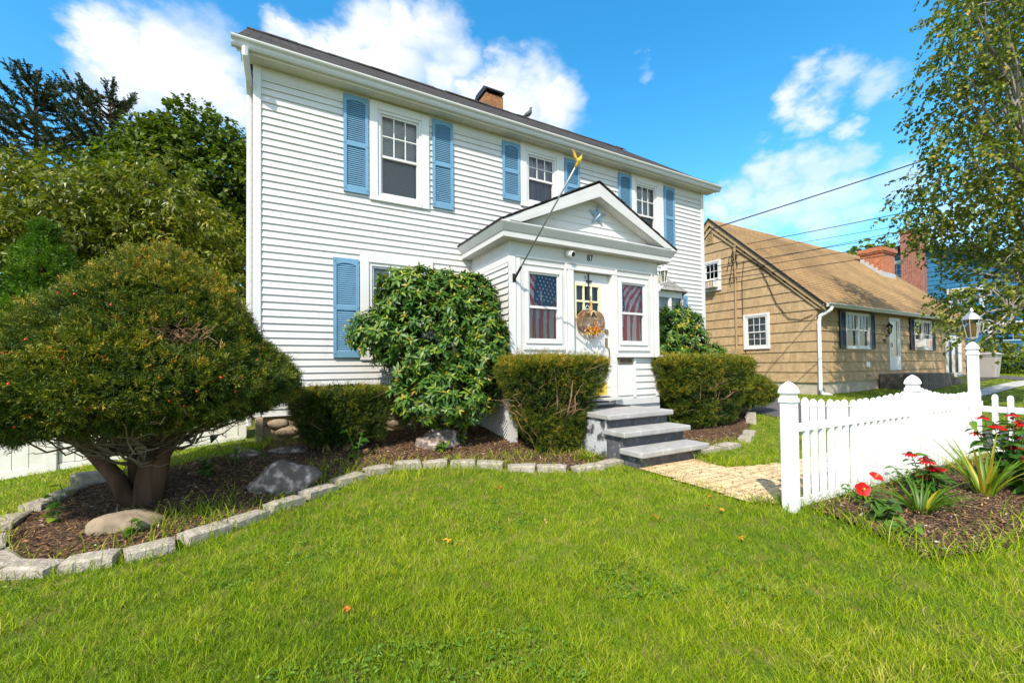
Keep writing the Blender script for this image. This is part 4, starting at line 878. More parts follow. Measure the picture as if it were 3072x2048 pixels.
g.tube([(27.4, BY-.04, 2.82), (27.4, BY-.10, 2.74)], .05, 8); g.build('flood_light', M['pvc'], bh)
g = MB(); g.box(18.55, 18.80, BY-.06, BY-.02, 1.12, 1.30); g.build('outlet_box', M['pvc'], bh); g = MB(); g.tube([(18.65, BY-.03, .82), (18.65, BY-.12, .80), (18.72, BY-.14, .82)], .02, 6); g.build('garden_tap', M['steel'], bh); g = MB(); g.box(26.0, 26.14, BY-.06, BY-.031, 1.55, 1.68); g.build('letter_box', M['black'], bh)
# service mast, meter
g = MB(XF); g.tube([(-2.85, -.07, 1.84), (-2.85, -.07, 5.55)], .035, 8); g.tube([(-2.85, -.07, 5.5), (-2.85, -.10, 5.72), (-2.80, -.14, 5.70)], .05, 8); g.build('service_conduit', M['browntrim'], bh)
g = MB(XF); g.box(-3.03, -2.70, -.16, -.03, 1.40, 1.84); me_ = g.build('meter_box', M['browntrim'], bh); g = MB(XF); g.tube([(-2.88, -.16, 1.58), (-2.88, -.26, 1.58)], .085, 14); g.build('meter_dial', M['steel'], me_); g = MB(XF); g.box(-2.55, -2.37, -.12, -.03, 1.42, 1.62); g.build('phone_box', M['browntrim'], bh)
# brown house chimney
ch = MB(); ch.box(26.3, 27.75, 2.3, 3.2, 4.2, 6.72); ch.box(26.24, 27.81, 2.24, 3.26, 6.72, 6.80); ch.box(26.2, 27.85, 2.2, 3.3, 6.80, 6.98); bc = ch.build('chimney', M['brick_org'], bh)
g = MB(); g.box(26.75, 27.5, 2.5, 3.0, 6.98, 7.15); g.build('chimney_pot', mat('terracotta', (.45, .13, .04), .8, .2), bc)
M['lead'] = mat('lead_flashing', (.42, .42, .43), .6, .3, var=.1)
g = MB(); 
for i in range(5): y0 = 2.3+.18*i; z0 = 3.13+(y0+.17)*.9704; g.box(26.285, 26.30, y0, y0+.18, z0-.05, z0+.30)
g.box(26.28, 27.77, 2.28, 2.30, 5.3, 5.75); g.build('flashing', M['lead'], bc)
# air conditioners in the windows
def aircon(xf, x0, x1, z0, z1, Y, loc, label):
    t = thing('air_conditioner', loc, label, 'air conditioner', 'window air conditioners of the tan house')
    b = MB(xf); b.box(x0, x1, Y-.30, Y+.02, z0, z1); bo = b.build('case', mat('ac_case', (.62, .61, .58), .5, .3), t, bevel=.01)
    g = MB(xf); 
    for i in range(9): z = z0+.04+(z1-z0-.08)*i/8; g.box(x0+.03, x0+(x1-x0)*.6, Y-.306, Y-.300, z-.005, z+.005)
    g.build('grille', M['grey'], bo)
    for i, c in enumerate([(.75, .10, .03), (.80, .45, .02), (.05, .20, .50)]):
        g = MB(xf); a = x0+(x1-x0)*(.66+.1*i); g.box(a, a+(x1-x0)*.09, Y-.305, Y-.300, z0+.03, z1-.03); g.build('energy_sticker', bpy.data.materials.get('sticker%d' % i) or mat('sticker%d' % i, c, .5), bo)
    return t
aircon(XF, -4.12, -3.56, 4.28, 4.58, -.04, (BX, 3.85, 4.28), 'white air conditioner in the upper gable window of the tan house')
aircon(None, 22.92, 23.68, 1.87, 2.20, BY-.05, (23.3, BY, 1.87), 'white air conditioner in the front window right of the tan house door')
so_ = thing('stoop_steps', (21.5, -.6, .2), 'dark weathered concrete stoop with side steps at the tan house door', 'steps')
g = MB(); g.box(19.6, 22.6, -1.1, BY-.03, -.1, .85); g.build('platform', M['darkconc'], so_, bevel=.02); g = MB(); g.box(22.61, 23.15, -1.1, BY-.04, -.1, .66); g.box(23.16, 23.7, -1.1, BY-.05, -.1, .50); g.box(23.71, 24.2, -1.1, BY-.06, -.1, .36); g.build('step', M['darkconc'], so_, bevel=.02)
# ================================================================== BLUE HOUSE
XG = 38.0
bl = thing('blue_house', (44, 2.5, .4), 'blue shingled gambrel house behind the birch tree', 'house')
XB = lambda x, y, z: (XG+y, -x, z)
gam = [(-9.5, .3), (1.8, .3), (1.8, 5.2), (-.6, 7.35), (-3.4, 8.75), (-5.2, 9.35), (-7.4, 7.8), (-9.5, 5.2)]
w_ = MB(XB)
z = .3
while z < 9.3:
    zb = z+.30; iv = []
    zz = min(zb, 9.3)
    for k in range(len(gam)):
        (a, za), (b, zc) = gam[k], gam[(k+1) % len(gam)]
        if (za-zz)*(zc-zz) < 0: iv.append(a+(b-a)*(zz-za)/(zc-za))
    if len(iv) >= 2: siding(w_, min(iv), max(iv), z, zz, 0, .30, [], .03)
    z = zb
w_.build('gable_wall', M['bluewood'], bl)
w_ = MB(XB); w_.prism(gam, 'y', .1, 10); w_.build('house_body', M['bluewood'], bl)
r_ = MB(XB)
for (a, za), (b, zc) in zip(gam[2:-1], gam[3:]):
    r_.face((a, -.35, za+.05), (b, -.35, zc+.05), (b, 10.3, zc+.05), (a, 10.3, za+.05)); r_.face((a, -.35, za+.05), (b, -.35, zc+.05), (b, -.35, zc-.2), (a, -.35, za-.2)); r_.face((a, -.35, za-.2), (b, -.35, zc-.2), (b, .0, zc-.2), (a, .0, za-.2))
r_.build('roof', M['roofdark'], bl)
w_ = MB(); w_.box(XG-.02+.3, XG+10, -5.2, -1.85, .3, 4.6); siding(MB(), 0, 1, 0, 1); w_.build('side_wing', M['bluewood'], bl)
w_ = MB(); w_.prism([(-5.6, 4.5), (-1.8, 6.3), (-1.8, 6.1), (-5.6, 4.3)], 'x', XG+.0, XG+10.3); w_.build('wing_roof', M['roofdark'], bl)
XW = lambda x, y, z: (XG+.28+y, -x, z)
for q in ((-5.95, -5.0, 6.55, 8.15, 7.3), (-2.95, -1.6, 4.3, 5.75, 5.0), (-1.2, .1, 1.55, 3.45, 2.5), (.55, 1.6, 1.55, 3.45, 2.5)):
    window(bl, q[0], q[1], q[2], q[3], q[4], xf=XB, casing=(.16, .16, .16, .12), Y=-.04, blind=None, cols=3, rows=2, interior=False)
    g = MB(XB); g.face((q[0], .0-.035+.09, q[2]), (q[1], .055, q[2]), (q[1], .055, q[3]), (q[0], .055, q[3])); g.build('window_backing', M['room'], bl)
for q in ((2.3, 3.4, 1.55, 3.45, 2.5), (4.0, 5.1, 1.55, 3.45, 2.5)):
    window(bl, q[0], q[1], q[2], q[3], q[4], xf=XW, casing=(.16, .16, .16, .12), Y=-.04, blind=None, interior=False)
g = MB(); g.box(XG-.6, XG+.45, 4.05, 5.2, .3, 10.0); g.box(XG-.66, XG+.5, 3.99, 5.26, 10.0, 10.12); g.build('chimney', M['brick_red'], bl)
# ================================================================== TRASH BIN
tb = thing('trash_bin', (27.35, -.9, g1(27.3, -.9)), 'grey wheeled trash bin standing on the grass beside the tan house', 'bin')
z0 = g1(27.3, -.9); a = MB(); q0 = [(-.28, -.30), (.28, -.30), (.28, .30), (-.28, .30)]; q1 = [(-.36, -.38), (.36, -.38), (.36, .38), (-.36, .38)]
a._a([(27.35+x, -.9+y, z0+.02) for x, y in q0]+[(27.35+x, -.9+y, z0+1.0) for x, y in q1], [(3, 2, 1, 0), (4, 5, 6, 7), (0, 1, 5, 4), (1, 2, 6, 5), (2, 3, 7, 6), (3, 0, 4, 7)]); a.box(26.97, 27.73, -1.30, -.50, z0+.93, z0+.985)
a.build('body', M['grey'], tb, bevel=.03); a = MB(); a.box(26.95, 27.75, -1.34, -.46, z0+1.005, z0+1.05); a.prism([(-1.25, z0+1.05), (-.55, z0+1.05), (-.65, z0+1.10), (-1.15, z0+1.10)], 'x', 27.0, 27.7); a.build('lid', M['grey'], tb, bevel=.02); a = MB()
for dx_ in (-.3, .26): a.tube([(27.35+dx_, -.6, z0+.12), (27.39+dx_, -.6, z0+.12)], .12, 14)
a.build('wheel', M['black'], tb); a = MB(); a.tube([(27.1, -.44, z0+1.0), (27.1, -.40, z0+1.02), (27.6, -.40, z0+1.02), (27.6, -.44, z0+1.0)], .015, 6); a.build('handle', M['grey'], tb)
# ================================================================== PICKET FENCE
pfz = thing('picket_fence', (6.2, -4.94, 0), 'white vinyl picket fence with scalloped tops beside the brick path', 'fence')
def post(parent, x, y, h, w=.105, cap=True, name='post'):
    m = MB(); m.box(x-w/2, x+w/2, y-w/2, y+w/2, -.05, h); o = m.build(name, M['pvc'], parent, bevel=.005)
    if cap:
        c = MB(); prof_ = [(.5, 0), (.54, .002), (.54, .05), (.40, .075), (.36, .09), (.54, .125), (.55, .15), (.46, .20), (.30, .245), (.12, .275), (.01, .285)]
        vs = []; k = len(prof_)
        for r_, z_ in prof_:
            for sx_, sy_ in ((-1, -1), (1, -1), (1, 1), (-1, 1)): vs.append((x+sx_*r_*w*1.06, y+sy_*r_*w*1.06, h-.06+z_*.66))
        fs = [(i*4+j, i*4+(j+1) % 4, (i+1)*4+(j+1) % 4, (i+1)*4+j) for i in range(k-1) for j in range(4)]+[tuple(range((k-1)*4, k*4))]
        c._a(vs, fs); c.build('cap', M['pvc'], o, bevel=.003, seg=1)
    return o
fy = lambda x: -4.86-.035*(x-3.95)
post(pfz, 3.985, fy(3.985), 1.01); post(pfz, 6.40, fy(6.40), 1.02)
def picket(parent, x, y, h, w=.043):
    m = MB(); m.box(x-w/2, x+w/2, y-w/2, y+w/2, .05, h-.075)
    vs = []; prof_ = [(.5, -.075), (.56, -.072), (.56, -.055), (.46, -.052), (.53, -.045), (.5, -.03), (.36, -.012), (.12, 0)]
    for r_, z_ in prof_:
        for sx_, sy_ in ((-1, -1), (1, -1), (1, 1), (-1, 1)): vs.append((x+sx_*r_*w, y+sy_*r_*w, h+z_))
    m._a(vs, [(i*4+j, i*4+(j+1) % 4, (i+1)*4+(j+1) % 4, (i+1)*4+j) for i in range(7) for j in range(4)]+[tuple(range(28, 32))])
    lx, ly = random.gauss(0, .004), random.gauss(0, .004); dz = random.gauss(0, .003)
    m.V = [(a+lx*c, b+ly*c, c+dz) for a, b, c in m.V]
    return m.build('picket', M['pvc'], parent)
for i in range(16):
    x = 4.235+i*.1375; t = (x-5.25)/1.05; picket(pfz, x, fy(x), .925+.06*t*t)
for i in range(16):
    x = 6.61+i*.116; t = (x-7.55)/.95; picket(pfz, x, fy(x), .885+.105*max(0, -t)**1.6+.02*max(0, t))
g = MB()
for z0, z1 in ((.685, .755), (.02, .09)):
    for a, b in ((4.04, 6.345), (6.455, 8.45)): g.prism([(a, fy(a)-.014), (b, fy(b)-.014), (b, fy(b)+.014), (a, fy(a)+.014)], 'z', z0, z1)
build_each(g, 6, 'rail', M['pvc'], pfz)
# lamp post at the fence corner
lp = thing('lamp_post', (8.53, -4.93, 0), 'tall white post with pewter lantern on top at the fence corner', 'lamp post')
post(lp, 8.53, -4.93, 1.44, .10)
M['pewter'] = mat('pewter', (.48, .48, .48), .35, .5, metal=.5)
lantern(lp, 8.53, -4.93, 1.60, 1.12, M['pewter'], M['lampon'], name='lantern', arm=False)
pf2 = thing('picket_fence', (8.54, -5.5, 0), 'open white picket fence section running from the lamp post behind the coneflowers', 'fence')
for y in (-5.12, -5.265, -5.41, -5.555, -5.70, -5.845): picket(pf2, 8.55, y, .84, .05)
g = MB(); g.box(8.535, 8.565, -6.0, -4.99, .60, .68); g.box(8.535, 8.565, -6.0, -4.99, .03, .10); build_each(g, 6, 'rail', M['pvc'], pf2)
# white vinyl yard fence at the left, stepping down the slope
vf = thing('vinyl_fence', (-1.6, .5, .1), 'solid white vinyl yard fence behind the mushroom-shaped yew', 'fence')
def vbase(x): return .22-.09*(-.27-x)
x = -.36; k = 0
while x > -7.5:
    nxt = x-2.0
    p = MB(); zt = vbase(x)+1.78; n = 13
    for i in range(n):
        xa = x-.06-(1.88)*i/n; xb = x-.06-1.88*(i+1)/n; p.box(xb+.003, xa-.003, .49, .515, vbase(xa)+.07-.0, vbase(xa)+1.70)
    p.build('panel', M['dirtypvc'], vf)
    q = MB(); q.prism([(x-.05, vbase(x)+1.66), (nxt+.05, vbase(nxt)+1.66), (nxt+.05, vbase(nxt)+1.78), (x-.05, vbase(x)+1.78)], 'y', .475, .53); q.prism([(x-.05, vbase(x)-.02), (nxt+.05, vbase(nxt)-.02), (nxt+.05, vbase(nxt)+.10), (x-.05, vbase(x)+.10)], 'y', .475, .53); build_each(q, 6, 'rail', M['dirtypvc'], vf)
    pp = MB(); pp.box(x-.05, x+.05, .45, .55, vbase(x)-.1, vbase(x)+1.9); po = pp.build('post', M['dirtypvc'], vf, bevel=.004)
    cc = MB(); cc.box(x-.075, x+.075, .425, .575, vbase(x)+1.901, vbase(x)+1.925); cc.box(x-.06, x+.06, .44, .56, vbase(x)+1.925, vbase(x)+1.95); cc._a([(x-.06, .44, vbase(x)+1.951), (x+.06, .44, vbase(x)+1.951), (x+.06, .56, vbase(x)+1.951), (x-.06, .56, vbase(x)+1.951), (x, .5, vbase(x)+1.985)], [(0, 1, 4), (1, 2, 4), (2, 3, 4), (3, 0, 4)]); cc.build('cap', M['dirtypvc'], po)
    x = nxt; k += 1
# ================================================================== EDGING BLOCKS, ROCKS
def block(cx, cy, ang, l, w, h, label, tilt=0, z=None, group='concrete edging blocks round the left flower bed'):
    zb = g1(cx, cy)-.04 if z is None else z
    hl, hw = l/2, w/2; tp = random.uniform(.0, .025); vs = []
    for zz, sh in ((0, 1.0), (h+.04, .97)):
        for sx_, sy_ in ((-1, -1), (1, -1), (1, 1), (-1, 1)):
            vs.append([sx_*(hl-(tp if sy_ > 0 else 0))*sh+random.uniform(-.008, .008), sy_*hw*sh+random.uniform(-.008, .008), zz+random.uniform(-.006, .006)+tilt*sx_*.5*(zz > 0)])
    ca, sa = math.cos(ang), math.sin(ang); m = MB()
    # subdivided top for a rough face
    N = 7; V = []; idx = {}
    def P(u, v, top):
        b = 4 if top else 0
        q = [(1-u)*(1-v)*a+u*(1-v)*b_+u*v*c+(1-u)*v*d for a, b_, c, d in zip(vs[b], vs[b+1], vs[b+2], vs[b+3])]
        n_ = mnoise.noise(Vector((q[0]*22+cx*9, q[1]*22+cy*9, q[2]*22))); q[2] += .006*n_ if top else 0
        e_ = min(u, 1-u, v, 1-v); q[2] -= (.012 if top and e_ == 0 else 0)
        return (cx+q[0]*ca-q[1]*sa, cy+q[0]*sa+q[1]*ca, zb+q[2])
    for i in range(N+1):
        for j in range(N+1): V.append(P(i/N, j/N, True))
    F = [(i*(N+1)+j, (i+1)*(N+1)+j, (i+1)*(N+1)+j+1, i*(N+1)+j+1) for i in range(N) for j in range(N)]
    m._a(V, F)
    rim = [(i, 0) for i in range(N+1)]+[(N, j) for j in range(1, N+1)]+[(i, N) for i in range(N-1, -1, -1)]+[(0, j) for j in range(N-1, 0, -1)]
    for (i, j), (i2, j2) in zip(rim, rim[1:]+rim[:1]):
        m.face(P(i/N, j/N, True), P(i/N, j/N, False), P(i2/N, j2/N, False), P(i2/N, j2/N, True))
    o = m.build('edging_block', M['block'], None, shade=False, loc=(cx, cy, zb)); return tag(o, label, 'edging block', group)
ST = [(3.80,-2.76),(3.40,-2.80),(3.00,-2.60),(2.68,-2.42),(2.38,-2.16),(2.08,-2.01),(1.76,-1.88),(1.44,-1.81),(1.10,-1.83),(.75,-1.99),(.42,-2.23),(.11,-2.46),(-.165,-2.69),(-.437,-2.89),(-.74,-3.05),(-1.04,-3.08),(-1.32,-3.02),(-1.57,-2.78),(-1.77,-2.35),(-1.87,-1.85),(-1.80,-1.47),(-1.70,-1.16)]
ordn = ['first','second','third','fourth','fifth','sixth','seventh','eighth','ninth','tenth','eleventh','twelfth','thirteenth','fourteenth','fifteenth','sixteenth','seventeenth','eighteenth','nineteenth','twentieth','twenty-first','twenty-second']
for i, (x, y) in enumerate(ST):
    a = ST[max(i-1, 0)]; b = ST[min(i+1, len(ST)-1)]; ang = math.atan2(b[1]-a[1], b[0]-a[0])
    L = .5*(math.dist(ST[i], a)+math.dist(ST[i], b))*(.97 if 0 < i < len(ST)-1 else 1.9*.5+.9)
    L = min(.42, L if 0 < i < len(ST)-1 else .38)
    block(x, y, ang+random.uniform(-.06, .06), L*.97, random.uniform(.15, .19), random.uniform(.065, .085), ordn[i]+' concrete edging block counting leftward from the front steps', tilt=random.uniform(-.015, .015))
block(-1.58, -1.02, .3, .32, .17, .16, 'upright concrete block at the far back end of the left bed', group=None) if False else tag(block(-1.62, -.92, .25, .30, .16, .15, 'tall concrete block standing at the back end of the left bed border'), None)
for i, (x, y, a, lb) in enumerate(((5.62,-2.84,.05,'flat edging block touching the right side of the front steps'),(6.1,-2.84,.02,'edging block just beyond the one touching the front steps'),(6.95,-2.6,.5,'pale edging block in the middle of the right bed border'),(7.55,-2.3,.5,'edging block at the bend of the right bed border'),(8.9,-1.5,.6,'thick edging block near the driveway on the right bed border'),(9.5,-1.15,.55,'last edging block of the right bed beside the driveway'))):
    block(x, y, a, .42, .2, .075 if i < 4 else .12, lb, group='concrete edging blocks of the right flower bed')
def rock(name, c, r, label, seed, m='rock', rot=0, amp=.3, fr=1.3):
    b = MB(); b.blob((0, 0, 0), r, 44, 26, amp, seed, fr); b.V = [tuple(Vector(v)*(1+.05*mnoise.noise(Vector(v)*14+Vector((seed, 0, 0)))+.03*mnoise.noise(Vector(v)*34))) for v in b.V]
    ca, sa = math.cos(rot), math.sin(rot); b.V = [(c[0]+x*ca-y*sa, c[1]+x*sa+y*ca, c[2]+max(z, -.08)) for x, y, z in b.V]
    o = b.build(name, M[m], None, shade=True, loc=(c[0], c[1], c[2]-.08)); return tag(o, label, 'rock')
rock('boulder', (.13, -2.02, g1(.13, -2.02)+.06), (.27, .20, .20), 'dark speckled boulder beside the edging right of the yew trunk', 3, rot=-.3)
rock('boulder', (-1.02, -2.42, g1(-1.02, -2.42)+.035), (.24, .13, .115), 'smooth grey boulder in the mulch in front of the yew trunk', 8, 'fieldstone', rot=.05, amp=.12)
rock('boulder', (2.06, -1.18, g1(2.06, -1.1)+.06), (.30, .2, .17), 'pinkish boulder in front of the big rhododendron', 5, rot=-.2)
rock('boulder', (1.15, -.35, g1(1.15, -.35)+.05), (.2, .16, .15), 'dark rounded rock between the low yew hedge and the rhododendron', 11, amp=.15)
rock('flat_stone', (.22, -.75, g1(.22, -.75)+.02), (.22, .14, .06), 'flat grey stone by the left house corner', 14, amp=.2); rock('flat_stone', (-.25, -.75, g1(-.25, -.75)+.02), (.2, .13, .05), 'flat grey stone left of the other flat stone, under the tall weed', 15, amp=.2)
# ================================================================== YEWS
def limb(p0, p1, sag=0, n=5, jit=.02):
    p0 = Vector(p0); p1 = Vector(p1); out = []
    for i in range(n+1):
        t = i/n; q = p0.lerp(p1, t); q.z += sag*math.sin(math.pi*t)
        if 0 < i < n: q += Vector((random.gauss(0, jit), random.gauss(0, jit), random.gauss(0, jit)))
        out.append(q)
    return out
LAT = np.array([.8705, -.4921, 0.]); DEP = np.array([.4921, .8705, 0.])
yt = thing('yew_tree', (-1.02, -1.78, .1), 'big umbrella-clipped yew with red berries and a brown dead patch', 'tree')
YC = np.array([-1.02, -1.78, 0])
zk = np.array([.80, .88, 1.0, 1.12, 1.3, 1.5, 1.65, 1.88, 2.02, 2.2, 2.33, 2.41])
rk_ = np.array([.75, 1.02, 1.2, 1.27, 1.13, .955, .85, .665, .54, .34, .19, .03])
ck = np.array([-.03, -.03, -.03, -.03, -.03, -.03, 0, .02, .05, .1, .12, .13])
def yew_surface(n):
    # area-weighted samples of the profile
    zz = np.linspace(.80, 2.41, 400); r = np.interp(zz, zk, rk_); dr = np.gradient(r, zz); w = r*np.sqrt(1+dr*dr); cdf = np.cumsum(w)/w.sum()
    z = np.interp(rng.random(n), cdf, zz); r = np.interp(z, zk, rk_); c = np.interp(z, zk, ck); s = np.interp(z, zz, dr)
    a = rng.random(n)*2*np.pi; d = np.stack([np.cos(a), np.sin(a), 0*a], 1); nrm = unit(np.stack([np.cos(a), np.sin(a), -s], 1))
    P = YC+LAT*c[:, None]+d*r[:, None]+np.array([0, 0, 1.])*z[:, None]
    P[:, 2] += (P[:, :2]-YC[:2])@LAT[:2]*.06
    return P, nrm
P, Nn = yew_surface(26000)
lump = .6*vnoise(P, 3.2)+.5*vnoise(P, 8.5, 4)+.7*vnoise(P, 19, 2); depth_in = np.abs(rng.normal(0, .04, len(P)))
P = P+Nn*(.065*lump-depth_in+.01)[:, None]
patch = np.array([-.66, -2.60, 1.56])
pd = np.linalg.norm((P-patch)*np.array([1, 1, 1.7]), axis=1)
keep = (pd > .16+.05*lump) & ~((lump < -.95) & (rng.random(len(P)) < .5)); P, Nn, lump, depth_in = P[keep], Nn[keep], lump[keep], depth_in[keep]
D = unit(Nn*.8+rdir(len(P))*.7+np.array([0, 0, .15])); tone = .42+.19*lump+rng.normal(0, .18, len(P))+.16*(P[:, 2]-1.4)  # hollows between lumps toned darker: shade put into the needle colour
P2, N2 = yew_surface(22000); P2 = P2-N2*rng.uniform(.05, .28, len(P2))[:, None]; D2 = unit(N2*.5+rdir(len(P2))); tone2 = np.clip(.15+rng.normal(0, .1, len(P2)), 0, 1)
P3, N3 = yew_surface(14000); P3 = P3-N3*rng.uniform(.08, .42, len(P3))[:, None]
parts = [needle_sprigs(P3, rdir(len(P3)), rdir(len(P3)), .08, 4, .07, .04, np.clip(rng.normal(.08, .06, len(P3)), 0, 1)), needle_sprigs(P, D, rdir(len(P)), rng.uniform(.05, .10, len(P)), 14, .030, .0064, np.clip(tone, .05, .97)), needle_sprigs(P2, D2, rdir(len(P2)), .07, 8, .03, .007, tone2)]  # inner layers toned near black: crown-interior shade painted into the needles
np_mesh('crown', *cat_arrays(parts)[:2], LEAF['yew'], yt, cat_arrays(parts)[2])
b = MB()
b.tube([(-1.0,-1.82,.0),(-1.0,-1.82,.12),(-.97,-1.80,.4),(-.93,-1.78,.75),(-.95,-1.8,1.3),(-.98,-1.8,1.9)], [.15,.11,.10,.105,.08,.03], 12)
b.tube([(-1.10,-1.84,.05),(-1.22,-1.78,.32),(-1.42,-1.66,.56),(-1.65,-1.53,.78),(-1.95,-1.38,.95)], [.075,.065,.058,.05,.03], 9)
b.tube([(-1.07,-1.76,.06),(-1.12,-1.66,.5),(-1.2,-1.45,.9)], [.06,.06,.05], 8)
b.tube([(-.93,-1.85,.1),(-.88,-1.86,.5),(-.7,-1.9,.85),(-.4,-2.0,1.1)], [.07,.065,.055,.03], 8)
b.build('trunk', M['yewbark'], yt, shade=True)
b = MB()
for i in range(110):
    a = random.uniform(0, 2*math.pi); r = random.uniform(.65, 1.15); z0 = random.uniform(.45, .8); c0 = Vector((-1.0+.06*math.cos(a), -1.8+.06*math.sin(a), z0)); c1 = Vector((-1.05+r*math.cos(a), -1.77+r*math.sin(a), random.uniform(.86, 1.1)-.02)); pth = limb(c0, c1, random.uniform(-.14, .03), 6, .03)
    r0 = random.uniform(.008, .02); b.tube(pth, [r0*(1-.75*k/6) for k in range(7)], 5)
    for q in range(5):
        k = random.randint(2, 6); e = pth[k]+Vector((random.gauss(0, .16), random.gauss(0, .16), random.uniform(-.05, .15))); b.tube(limb(pth[k], e, random.uniform(-.04, .02), 3, .015), [.005, .004, .003, .002], 4)
b.build('branches', M['greytwig'], yt)
b = MB()
for i in range(260):
    o = patch+np.array([random.gauss(0, .11), random.gauss(0, .05)+.05, random.gauss(0, .055)]); e = o+np.array([random.gauss(0, .05), random.gauss(-.03, .05), random.gauss(.02, .04)]); b.tube([o, (o+e)/2+rng.normal(0, .01, 3), e], [.0035, .003, .0015], 4)
b.build('dead_patch', M['twig'], yt)['kind'] = 'stuff'
Pb, Nb = yew_surface(170); b = MB()
for p, n_ in zip(Pb, Nb):
    if p[2] > .9: q = p+n_*.03; b.lathe([(.001, -.009), (.007, -.005), (.009, 0), (.007, .006), (.001, .009)], q, 6)
b.build('berries', mat('yew_berry', (.75, .04, .01), .35, .5), yt, shade=True)['kind'] = 'stuff'
def hedge(label, name, c, hx, hy, z0, z1, taper, nspr, rot=0, dome=0, tone0=.45, seed=0, nl=.026, nw=.0055, k=10, sl=.07, stems=30, gap=-.9, topgold=.2):
    t = thing(name, (c[0], c[1], z0), label, 'hedge')
    ca, sa = math.cos(rot), math.sin(rot)
    def surf(n, shrink):
        u = rng.uniform(-1, 1, (n, 3)); ax = rng.choice(3, n, p=[.28, .44, .28]); sg = np.where(rng.random(n) < .5, -1., 1.); u[np.arange(n), ax] = sg
        u[(ax == 2) & (sg < 0), 2] = 1
        p = 7.; f = (np.abs(u)**p).sum(1)**(1/p); u = u/f[:, None]*1.04
        nr = unit(np.sign(u)*np.abs(u)**4+1e-6)
        tz = (u[:, 2]+1)/2; tap = taper+(1-taper)*tz**.95
        if dome: tz = tz*(1-dome*(np.abs(u[:, 0])**2*.6+np.abs(u[:, 1])**2*.4))
        lx = u[:, 0]*hx*tap*shrink; ly = u[:, 1]*hy*tap*shrink; lz = z0+(z1-z0)*tz*(1 if np.isscalar(shrink) else .95)
        return np.stack([c[0]+lx*ca-ly*sa, c[1]+lx*sa+ly*ca, lz], 1), np.stack([nr[:, 0]*ca-nr[:, 1]*sa, nr[:, 0]*sa+nr[:, 1]*ca, nr[:, 2]], 1), tz
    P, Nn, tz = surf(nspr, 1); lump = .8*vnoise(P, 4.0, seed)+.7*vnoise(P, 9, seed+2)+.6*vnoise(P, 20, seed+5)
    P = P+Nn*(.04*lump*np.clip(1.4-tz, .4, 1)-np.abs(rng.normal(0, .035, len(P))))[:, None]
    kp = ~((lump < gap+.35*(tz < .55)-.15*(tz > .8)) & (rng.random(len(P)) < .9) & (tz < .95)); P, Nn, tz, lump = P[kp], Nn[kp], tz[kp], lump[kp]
    D = unit(Nn*.8+rdir(len(P))*.7+np.array([0, 0, .35])); tone = tone0+.17*lump+topgold*(tz > .93)+rng.normal(0, .18, len(P))-.12*(1-tz)  # hollows and lower sides toned darker: shade painted into the needles
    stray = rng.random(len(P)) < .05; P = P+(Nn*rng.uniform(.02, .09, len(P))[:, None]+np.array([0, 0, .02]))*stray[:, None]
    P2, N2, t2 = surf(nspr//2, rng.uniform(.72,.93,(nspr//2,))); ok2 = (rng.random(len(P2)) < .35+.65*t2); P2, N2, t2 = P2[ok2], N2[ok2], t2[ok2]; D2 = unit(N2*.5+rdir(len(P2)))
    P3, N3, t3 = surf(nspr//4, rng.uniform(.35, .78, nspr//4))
    pr_ = cat_arrays([needle_sprigs(P3, rdir(len(P3)), rdir(len(P3)), .08, 4, .07, .04, np.clip(rng.normal(.09, .06, len(P3)), 0, 1)), needle_sprigs(P, D, rdir(len(P)), sl*rng.uniform(.7, 1.2, len(P)), k, nl, nw, np.clip(tone, .03, .96)), needle_sprigs(P2, D2, rdir(len(P2)), sl, 8, nl*1.15, nw*1.2, np.clip(.16+rng.normal(0, .1, len(P2)), 0, 1))])  # inner needle layers coloured dark to stand for shade inside the hedge
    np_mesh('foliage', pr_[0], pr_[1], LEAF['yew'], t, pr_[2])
    b = MB(); gzv = g1(c[0], c[1])-.05
    for i in range(stems):
        x0, y0 = c[0]+random.uniform(-.4, .4)*hx*taper*1.2, c[1]+random.uniform(-.3, .3)*hy; a = random.uniform(0, 2*math.pi); q = random.uniform(.55, 1.0)
        ex, ey = hx*q*math.cos(a), hy*q*math.sin(a)*1.05; e = Vector((c[0]+ex*ca-ey*sa, c[1]+ex*sa+ey*ca, z0+(z1-z0)*random.uniform(.45, .95)))
        pth = limb((x0, y0, gzv), e, .0, 5, .04); r0 = random.uniform(.008, .022); b.tube(pth, [r0*(1-.13*k2) for k2 in range(6)], 5)
        for q2 in range(4): k2 = random.randint(2, 5); b.tube(limb(pth[k2], pth[k2]+Vector((random.gauss(0, .12), random.gauss(-.04, .12), random.uniform(.02, .2))), 0, 3, .01), [.005, .004, .003, .002], 4)
    b.build('stems', M['twig'], t); return t
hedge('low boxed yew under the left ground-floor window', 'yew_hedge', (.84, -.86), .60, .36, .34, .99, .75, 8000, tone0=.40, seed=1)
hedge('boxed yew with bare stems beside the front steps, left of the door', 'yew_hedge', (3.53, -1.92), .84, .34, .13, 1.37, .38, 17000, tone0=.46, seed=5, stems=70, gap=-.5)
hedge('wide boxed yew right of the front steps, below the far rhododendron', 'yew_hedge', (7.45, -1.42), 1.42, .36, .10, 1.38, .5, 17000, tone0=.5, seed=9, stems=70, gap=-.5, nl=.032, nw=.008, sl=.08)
hedge('low spreading yew mound beside the driveway', 'yew_hedge', (9.55, -.72), 1.2, .45, .32, 1.10, .7, 9000, dome=.7, tone0=.48, seed=12, nl=.036, nw=.011, sl=.09, stems=24)
